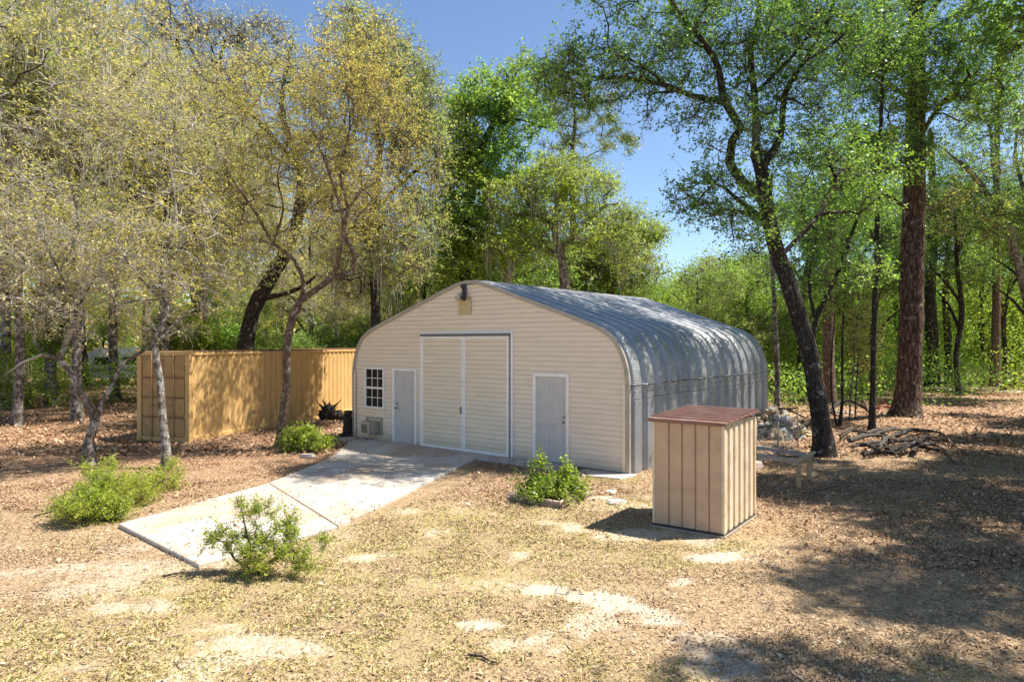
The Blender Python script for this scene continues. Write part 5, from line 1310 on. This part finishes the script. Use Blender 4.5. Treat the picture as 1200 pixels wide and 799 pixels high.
# ------------------------------------------------------------------ heap of pale blocks and split logs
M_st = [simple_mat('pale_block_stone', (.40, .36, .29), .9, var=.15), simple_mat('yellowish_block_stone', (.42, .33, .2), .9, var=.2), simple_mat('blue_grey_block_stone', (.30, .31, .32), .9, var=.2), simple_mat('brown_block_stone', (.24, .17, .12), .9, var=.3)]
r5 = random.Random(5); hx, hy = G(908, 512)
for k in range(130):
    a = r5.uniform(0, 6.28); q = r5.random()**.6
    dx = math.cos(a)*q*1.0; dy = math.sin(a)*q*.75; h = max(0, 1.0*(1-q))*r5.uniform(.55, 1)+.04
    s_ = r5.uniform(.12, .25); mi = r5.choices([0, 1, 2, 3], [4, 3, 2, 3])[0]
    chunk('rubble_block', ['pale broken block in the rubble heap', 'yellowish broken block in the rubble heap', 'blue grey broken block in the rubble heap', 'brown broken block in the rubble heap'][mi], 'block',
          hx+dx, hy+dy, h, s_*1.3, s_, s_*.8, M_st[mi], 200+k, a, ['pale blocks', 'yellowish blocks', 'blue grey blocks', 'brown blocks'][mi]+' of the rubble heap', r5.uniform(-.5, .5))
def log_obj(name, label, cat, p0, p1, r0, r1, mat, seed, group=None, sag=0.0, sides=9):
    p0 = np.array(p0); p1 = np.array(p1); mid = (p0+p1)/2+np.array([0, 0, sag])
    rj = np.random.default_rng(seed).normal(size=3)*np.linalg.norm(p1-p0)*.05; rj[2] = abs(rj[2])*.5
    o = lumpy_tube(name, [p0-p0, p0*.5+mid*.5-p0+rj*.6, mid-p0+rj, p1*.5+mid*.5-p0+rj*.3, p1-p0], [r0, r0*.95, (r0+r1)/2, r1*1.05, r1], mat, seed, sides)
    o.location = tuple(p0); tag(o, label, cat, group); return o
M_greylog = bark_mat('barkless_grey_log', (.10, .085, .072), (.24, .21, .185), None)
for k in range(9):
    a = r5.uniform(-.6, .6); x = hx+r5.uniform(-.9, .5); y = hy+r5.uniform(-.9, .4); z = r5.uniform(.05, .4)
    log_obj('split_log', 'dark split log poking from the rubble heap', 'log', (x-.4*math.cos(a), y-.4*math.sin(a), z), (x+.4*math.cos(a), y+.4*math.sin(a), z+r5.uniform(0, .3)), .06, .05, M_darkbark, 300+k, 'dark split logs in the rubble heap')
# dark branches thrown over the top of the heap
for k, (p, q_) in enumerate([((880, 492, 20.6), (935, 478, 20.2)), ((905, 480, 21), (945, 490, 20.6))]):
    log_obj('fallen_branch', ['long thin dark branch across the left of the rubble heap', 'short dark branch across the right of the rubble heap'][k], 'branch', P(*p), P(*q_), .04, .025, M_darkbark, 320+k, sag=.1)
# brush pile near the big pine
br = [((1000, 517), (1048, 505), .09, 0), ((1006, 512), (1040, 530), .06, 0), ((1030, 531), (1052, 517), .07, 0), ((1020, 526), (1075, 520), .11, 1), ((1040, 534), (1095, 528), .12, 1), ((995, 524), (1030, 519), .10, 0),
      ((1010, 533), (1060, 537), .08, 1), ((1050, 515), (1092, 512), .10, 1), ((1005, 528), (1028, 537), .07, 1), ((1062, 530), (1088, 508), .05, 1), ((1025, 512), (1070, 509), .07, 0), ((985, 520), (1004, 508), .05, 1), ((1015, 521), (1060, 531), .05, 1), ((1048, 537), (1102, 520), .05, 1), ((998, 510), (1052, 525), .04, 1), ((1035, 508), (1058, 536), .045, 1), ((1070, 536), (1088, 516), .09, 1), ((1000, 530), (1040, 526), .05, 0), ((1055, 524), (1100, 533), .09, 1), ((1012, 538), (1048, 530), .06, 1)]
for k, (p, q_, r0, mi) in enumerate(br):
    x0, y0 = G(*p); x1, y1 = G(*q_); z0 = r0*.6+(k % 3)*.06
    log_obj('brush_log', ['grey barkless log in the brush pile below the massive trunk', 'dark log in the brush pile below the massive trunk'][mi], 'log', (x0, y0, z0), (x1, y1, z0+.06), r0*.75, r0*.45, [M_greylog, M_darkbark][mi], 340+k, ['grey logs of the brush pile', 'dark logs of the brush pile'][mi], .03)
# curved dead boughs behind the saplings
for k, (pts_, r0, lab, m_) in enumerate([([(968, 484), (985, 470), (1000, 470), (1018, 478)], .07, 'dark arched dead bough behind the thin saplings', M_darkbark), ([(972, 478), (985, 486), (1000, 487), (1020, 486)], .06, 'dark low curved bough lying under the arched one', M_darkbark),
      ([(975, 474), (985, 480), (1000, 480)], .05, 'whitish curved bough between the thin saplings', simple_mat('bleached_wood', (.55, .52, .48), .8)), ([(1003, 466), (1012, 474), (1018, 479)], .05, 'short brown bough beside the thin straight trunk', M_redbark)]):
    w3 = [np.array((*G(p[0], max(p[1]+6, 482)), .12+.32*math.sin(math.pi*i/(len(pts_)-1)) if k in (0, 3) else .08)) for i, p in enumerate(pts_)]
    o = lumpy_tube('dead_bough', [p-w3[0] for p in w3], [r0]*len(w3), m_, 370+k, 8); o.location = tuple(w3[0]); tag(o, lab, 'bough')
M_redbr = simple_mat('red_brick', (.42, .13, .08), .9, var=.3)
for k, (px, py) in enumerate([(1034, 473), (1040, 470), (1044, 474), (1037, 478), (1012, 476), (1016, 472), (1030, 480), (1041, 479)]):
    x, y = G(px, py); chunk('red_brick', 'broken red brick lying left of the massive trunk', 'brick', x, y, .06, .32, .18, .14, M_redbr, 400+k, k*1.3, 'scattered red bricks', .2)
# logs and roots round the great pine
for k, (p, q_) in enumerate([((1080, 505), (1130, 532)), ((1090, 520), (1120, 545)), ((1020, 512), (990, 504)), ((980, 512), (1010, 500))]):
    x0, y0 = G(*p); x1, y1 = G(*q_)
    log_obj('fallen_branch', ['long brown stick sloping away from the right of the massive trunk', 'crooked stick nearest the yard right of the brush pile', 'stick at the foot of the thin straight trunk', 'stick between the leaning oak and the thin straight trunk'][k], 'branch', (x0, y0, .06), (x1, y1, .04), .035, .02, M_redbark, 420+k)
for k, (p, q_, lab) in enumerate([((40, 607), (84, 594), 'thin dark stick left of the sprawling juniper'), ((548, 770), (580, 779), 'thin twig lying on the bare lawn at the bottom centre'), ((190, 678), (215, 672), 'short twig on the pale earth beyond the end of the drive'), ((945, 580), (990, 566), 'pale bent stick in the litter beyond the timber frame')]):
    x0, y0 = G(*p); x1, y1 = G(*q_)
    log_obj('stick', lab, 'stick', (x0, y0, .03), (x1, y1, .02), .014, .007, M_darkbark if k != 3 else M_greylog, 430+k, sides=6)

# ------------------------------------------------------------------ wire fence along the far right, sandy path
fa = np.array(G(1040, 449.5)); fb_ = np.array(G(1330, 452.5)); dv = fb_-fa; Lf = np.linalg.norm(dv); dv /= Lf
fn = empty('wire_fence', (fa[0], fa[1], 0)); tag(fn, 'thin wire fence with pale slim posts at the far edge of the yard', 'fence')
for k in range(5):
    u = [2.9, 7.2, 12, 16.5, 0][k] if k < 4 else 0
    m_ = MB(); m_.tube([(dv[0]*u, dv[1]*u, -.1), (dv[0]*u, dv[1]*u, 1.3)], .04, 6); m_.build('post', simple_mat('pale_steel_post', (.6, .6, .58), .5, .3), fn)
m_ = MB()
for z in (.15, .4, .65, .9, 1.12, 1.22): m_.bar((0, 0, z), (dv[0]*Lf, dv[1]*Lf, z), .012, .012)
k = 0
while k*.3 < Lf: m_.bar((dv[0]*k*.3, dv[1]*k*.3, .1), (dv[0]*k*.3+.01, dv[1]*k*.3, 1.22), .006, .006, up=(0, 1, 0)); k += 1
m_.build('wire', M_wire, fn)
def strip(name, pts, wdt, mat, dz):
    q = resample(np.array([(x, y, 0, w_) for (x, y), w_ in zip(pts, wdt)]), .8); n = len(q); d = np.gradient(q[:, :2], axis=0); d /= np.linalg.norm(d, axis=1)[:, None]
    s_ = np.stack([-d[:, 1], d[:, 0]], -1); r_ = np.random.default_rng(3); v = []
    for c_ in np.linspace(-1, 1, 7):
        e = c_*q[:, 3]*(1+(abs(c_) == 1)*r_.normal(size=n)*.12); x = q[:, 0]+s_[:, 0]*e; y = q[:, 1]+s_[:, 1]*e
        v.append(np.stack([x, y, gz(x, y)+dz-(.03 if abs(c_) == 1 else 0)], -1))
    v = np.array(v); i = np.arange(6)[:, None]*n+np.arange(n-1)[None, :]
    o = face_mesh(name, v.reshape(-1, 3), np.stack([i, i+1, i+n+1, i+n], -1).reshape(-1, 4), mat); tag(o, kind='structure'); return o
M_path = simple_mat('packed_sandy_track', (.46, .39, .31), .95, var=.2, vscale=1.5, bscale=12, bstr=.4, dirt=((.28, .2, .13), .6))
strip('sandy_path', [G(1020, 452), G(1090, 453.5), G(1150, 456), G(1230, 461), G(1330, 468)], [.7, .9, 1.0, 1.1, 1.2], M_path, .02)
strip('sandy_path', [G(-60, 447), G(60, 449), G(150, 452), G(260, 450)], [.9, .9, .9, .8], M_path, .02)

# ------------------------------------------------------------------ white camper among the far trunks
cx_, cy_ = (141-600)*46/F, 46
cp = empty('white_camper', (cx_, cy_, 0), R(12)); tag(cp, 'white camper trailer partly seen between far trunks left of the container', 'camper')
m_ = MB(); pr_ = [(-1.9, .45), (-1.95, .9), (-1.9, 1.5), (-1.6, 2.15), (-1.1, 2.45), (1.2, 2.5), (1.75, 2.3), (1.95, 1.7), (1.95, .9), (1.8, .45)]
v = [(x, -1, z) for x, z in pr_]+[(x, 1, z) for x, z in pr_]; n = len(pr_)
m_.add(v, [tuple(range(n)), tuple(range(2*n-1, n-1, -1))]+[(i, (i+1) % n, n+(i+1) % n, n+i) for i in range(n)]); m_.build('body', simple_mat('white_camper_shell', (.75, .77, .8), .3), cp)
for x0 in (-1.2, .5):
    m_ = MB(); m_.box((x0, -1.02, 1.35), (x0+.8, -1.003, 1.85), bev=.005); m_.build('window', M_glass, cp)
m_ = MB(); m_.box((-1.9, -1.02, .95), (1.9, -1.003, 1.05)); m_.build('side_stripe', simple_mat('blue_stripe', (.1, .2, .4), .4), cp)
m_ = MB(); m_.tube([(0, -1.02, .33), (0, -.8, .33)], .33, 18); m_.build('wheel', M_dark, cp)
m_ = MB(); m_.tube([(0, 1.02, .33), (0, .8, .33)], .33, 18); m_.build('wheel', M_dark, cp)
m_ = MB(); m_.bar((1.8, 0, .45), (2.9, 0, .45), .08, .08); m_.build('tow_bar', M_black, cp)

# ------------------------------------------------------------------ litter, grass and twigs scattered over the yard
def fan(n, r_, y0, y1, p=1.0):
    # area-true sampling in a wide fan before the camera, thinning with distance
    u = r_.random(n); y = (y0**(2-p)+u*(y1**(2-p)-y0**(2-p)))**(1/(2-p)) if p != 2 else y0*(y1/y0)**u
    x = (r_.random(n)*2-1)*(y*.84+.6); return x, y
def on_slab(x, y):
    m = np.zeros(len(x), bool)
    for poly in ([A0, A1, B1, B0], [B0, B1, edge_r, WP(5.35, .62), WP(5.3, 0), WP(1.0, 0), WP(.75, .75), edge_l], [WP(5.3, .62), WP(7.9, .62), WP(7.9, -9), WP(5.3, -9)], [WP(0, 0), WP(WLEN, 0), WP(WLEN, -9), WP(0, -9)], [WP(8.1, .75), WP(9.3, .6), WP(9.3, 0), WP(8.1, 0)],
                 [tuple(so), tuple(SB), tuple(SB+bc*SD), tuple(so+bc*SD)]):
        k = len(poly); c = np.zeros(len(x), bool)
        for i in range(k):
            xa, ya = poly[i]; xb, yb = poly[(i+1) % k]
            t = ((ya > y) != (yb > y)); c ^= t & (x < (xb-xa)*(y-ya)/(yb-ya+1e-12)+xa)
        m |= c
    return m
r_ = np.random.default_rng(77)
def flat_cards(x, y, z, size, asp, r_, tilt=.35):
    k = len(x); an = r_.random(k)*6.283; t = np.abs(r_.normal(size=k))*tilt; t2 = r_.normal(size=k)*tilt
    ax = np.stack([np.cos(an)*np.cos(t), np.sin(an)*np.cos(t), np.sin(t)], -1); sd_ = np.stack([-np.sin(an), np.cos(an), t2], -1)
    l = size*(.5+.9*r_.random(k))[:, None]; a = np.stack([x, y, z], -1); w_ = l*asp
    up_ = np.array([[0, 0, 1.0]])
    v = np.stack([a, a+ax*l*.45+sd_*w_*.5+up_*l*.10, a+ax*l+up_*l*.02, a+ax*l*.5-sd_*w_*.5+up_*l*.08], 1); return v.reshape(-1, 3)
def litter_mat(name, stops):
    m, n, out = new_mat(name); ge = n.nodes.new('ShaderNodeNewGeometry')
    c = ramp(n, ge.outputs['Random Per Island'], stops).outputs[0]
    p = n.nodes.new('ShaderNodeBsdfPrincipled'); n.links.new(c, p.inputs['Base Color']); p.inputs['Roughness'].default_value = .75; p.inputs['Specular IOR Level'].default_value = .25
    n.links.new(p.outputs[0], out.inputs[0]); return m
M_lit = litter_mat('dry_oak_leaf_litter', [(0, (.12, .065, .036)), (.2, (.25, .145, .082)), (.5, (.37, .23, .135)), (.8, (.45, .30, .185)), (.95, (.54, .39, .26)), (1, (.62, .49, .35))])
M_straw = litter_mat('straw_grass_blades', [(0, (.26, .28, .07)), (.22, (.40, .37, .12)), (.45, (.50, .42, .18)), (.8, (.58, .46, .25)), (1, (.66, .54, .34))])
M_lity = litter_mat('pale_straw_leaf_litter', [(0, (.18, .11, .06)), (.25, (.32, .215, .12)), (.5, (.39, .27, .16)), (.8, (.47, .34, .21)), (.95, (.56, .43, .29)), (1, (.66, .54, .39))])
x, y = fan(800000, r_, 4.6, 26, 1.45)
g_, s_, rd_m = masks(x, y); pr = np.clip(1-.6*g_-.95*s_, .07, 1)*(.22+.78*np.clip((fbm(x*.8, y*1.1, 5)-.40)*6, 0, 1))
jx = r_.normal(size=len(x))*.07; jy = r_.normal(size=len(x))*.07
k = (r_.random(len(x)) < pr) & ~on_slab(x+jx, y+jy) & ~((((np.stack([x, y], -1)-WL)@wn) > -.03) & (((np.stack([x, y], -1)-WL)@wn) < 9) & (((np.stack([x, y], -1)-WL)@wd) > 0) & (((np.stack([x, y], -1)-WL)@wd) < WLEN)); x, y = x[k], y[k]
fy = np.clip((6.2-x+.25*(12-y))/4, 0, 1)*np.clip((13-y)/4, 0, 1)          # the open lawn carries paler, finer litter
rq = r_.random(len(x)) < fy
for mm, q_, sz in ((M_lit, ~rq, .032), (M_lity, rq, .022)):
    xx, yy = x[q_], y[q_]; szv = (sz*np.exp(r_.normal(size=len(xx))*.35))[:, None]
    zb = np.where(on_slab(xx, yy), ZS+.008, gz(xx, yy)+.004)
    o = quad_mesh('leaf_litter', flat_cards(xx, yy, zb+.010*r_.random(len(xx)), szv, .55, r_), len(xx), mm); tag(o, kind='stuff')
# larger curled leaves further out so the floor keeps its grain
x, y = fan(70000, r_, 17, 48, 1.2); k = ~on_slab(x, y); x, y = x[k], y[k]
o = quad_mesh('leaf_litter', flat_cards(x, y, gz(x, y)+.006+.02*r_.random(len(x)), .11, .6, r_), len(x), M_lit); tag(o, kind='stuff')
# a few leaves blown on the concrete
x, y = fan(16000, r_, 8, 20, 1.3); k = on_slab(x, y) & (r_.random(len(x)) < np.clip((fbm(x*.9+3, y*.9, 3)-.45)*5+(y-12)*.04, 0.03, 1)); x, y = x[k], y[k]
k = ~(((np.stack([x, y], -1)-WL)@wn) > -.05) & ~((x > 1.7) & (y < 12)); x, y = x[k], y[k]
o = quad_mesh('leaf_litter', flat_cards(x, y, np.full(len(x), ZS+.006), .05, .55, r_, .2), len(x), M_lit); tag(o, kind='stuff')
# dry grass blades
x, y = fan(330000, r_, 4.6, 17, 1.4); g_, s_, rd_m = masks(x, y)
tf_ = fbm(x*3.1+7, y*3.1, 3)
k = (r_.random(len(x)) < np.clip(g_*1.1-s_*.6, 0.015, 1)*np.clip((tf_-.36)*4, 0, 1)) & ~on_slab(x, y); x, y = x[k], y[k]; n = len(x)
an = r_.random(n)*6.283; hgt = .008+.022*r_.random(n)**2; ln_ = .02+.045*r_.random(n); z = gz(x, y)
a = np.stack([x, y, z], -1); dx = np.stack([np.cos(an), np.sin(an), np.zeros(n)], -1); sx = np.stack([-np.sin(an), np.cos(an), np.zeros(n)], -1)*.0032
mid = a+dx*(ln_*.4)[:, None]; mid[:, 2] += hgt; end = a+dx*ln_[:, None]; end[:, 2] += hgt*.8
v = np.stack([a-sx, a+sx, mid+sx*.8, end], 1).reshape(-1, 3)
o = quad_mesh('dry_grass', v, n, M_straw); tag(o, kind='stuff')
# fallen twigs
x, y = fan(2600, r_, 4.8, 24, 1.3); k = ~on_slab(x, y); x, y = x[k], y[k]
o = quad_mesh('fallen_twigs', flat_cards(x, y, gz(x, y)+.012, .20, .05, r_, .12), len(x), M_twigb); tag(o, kind='stuff')
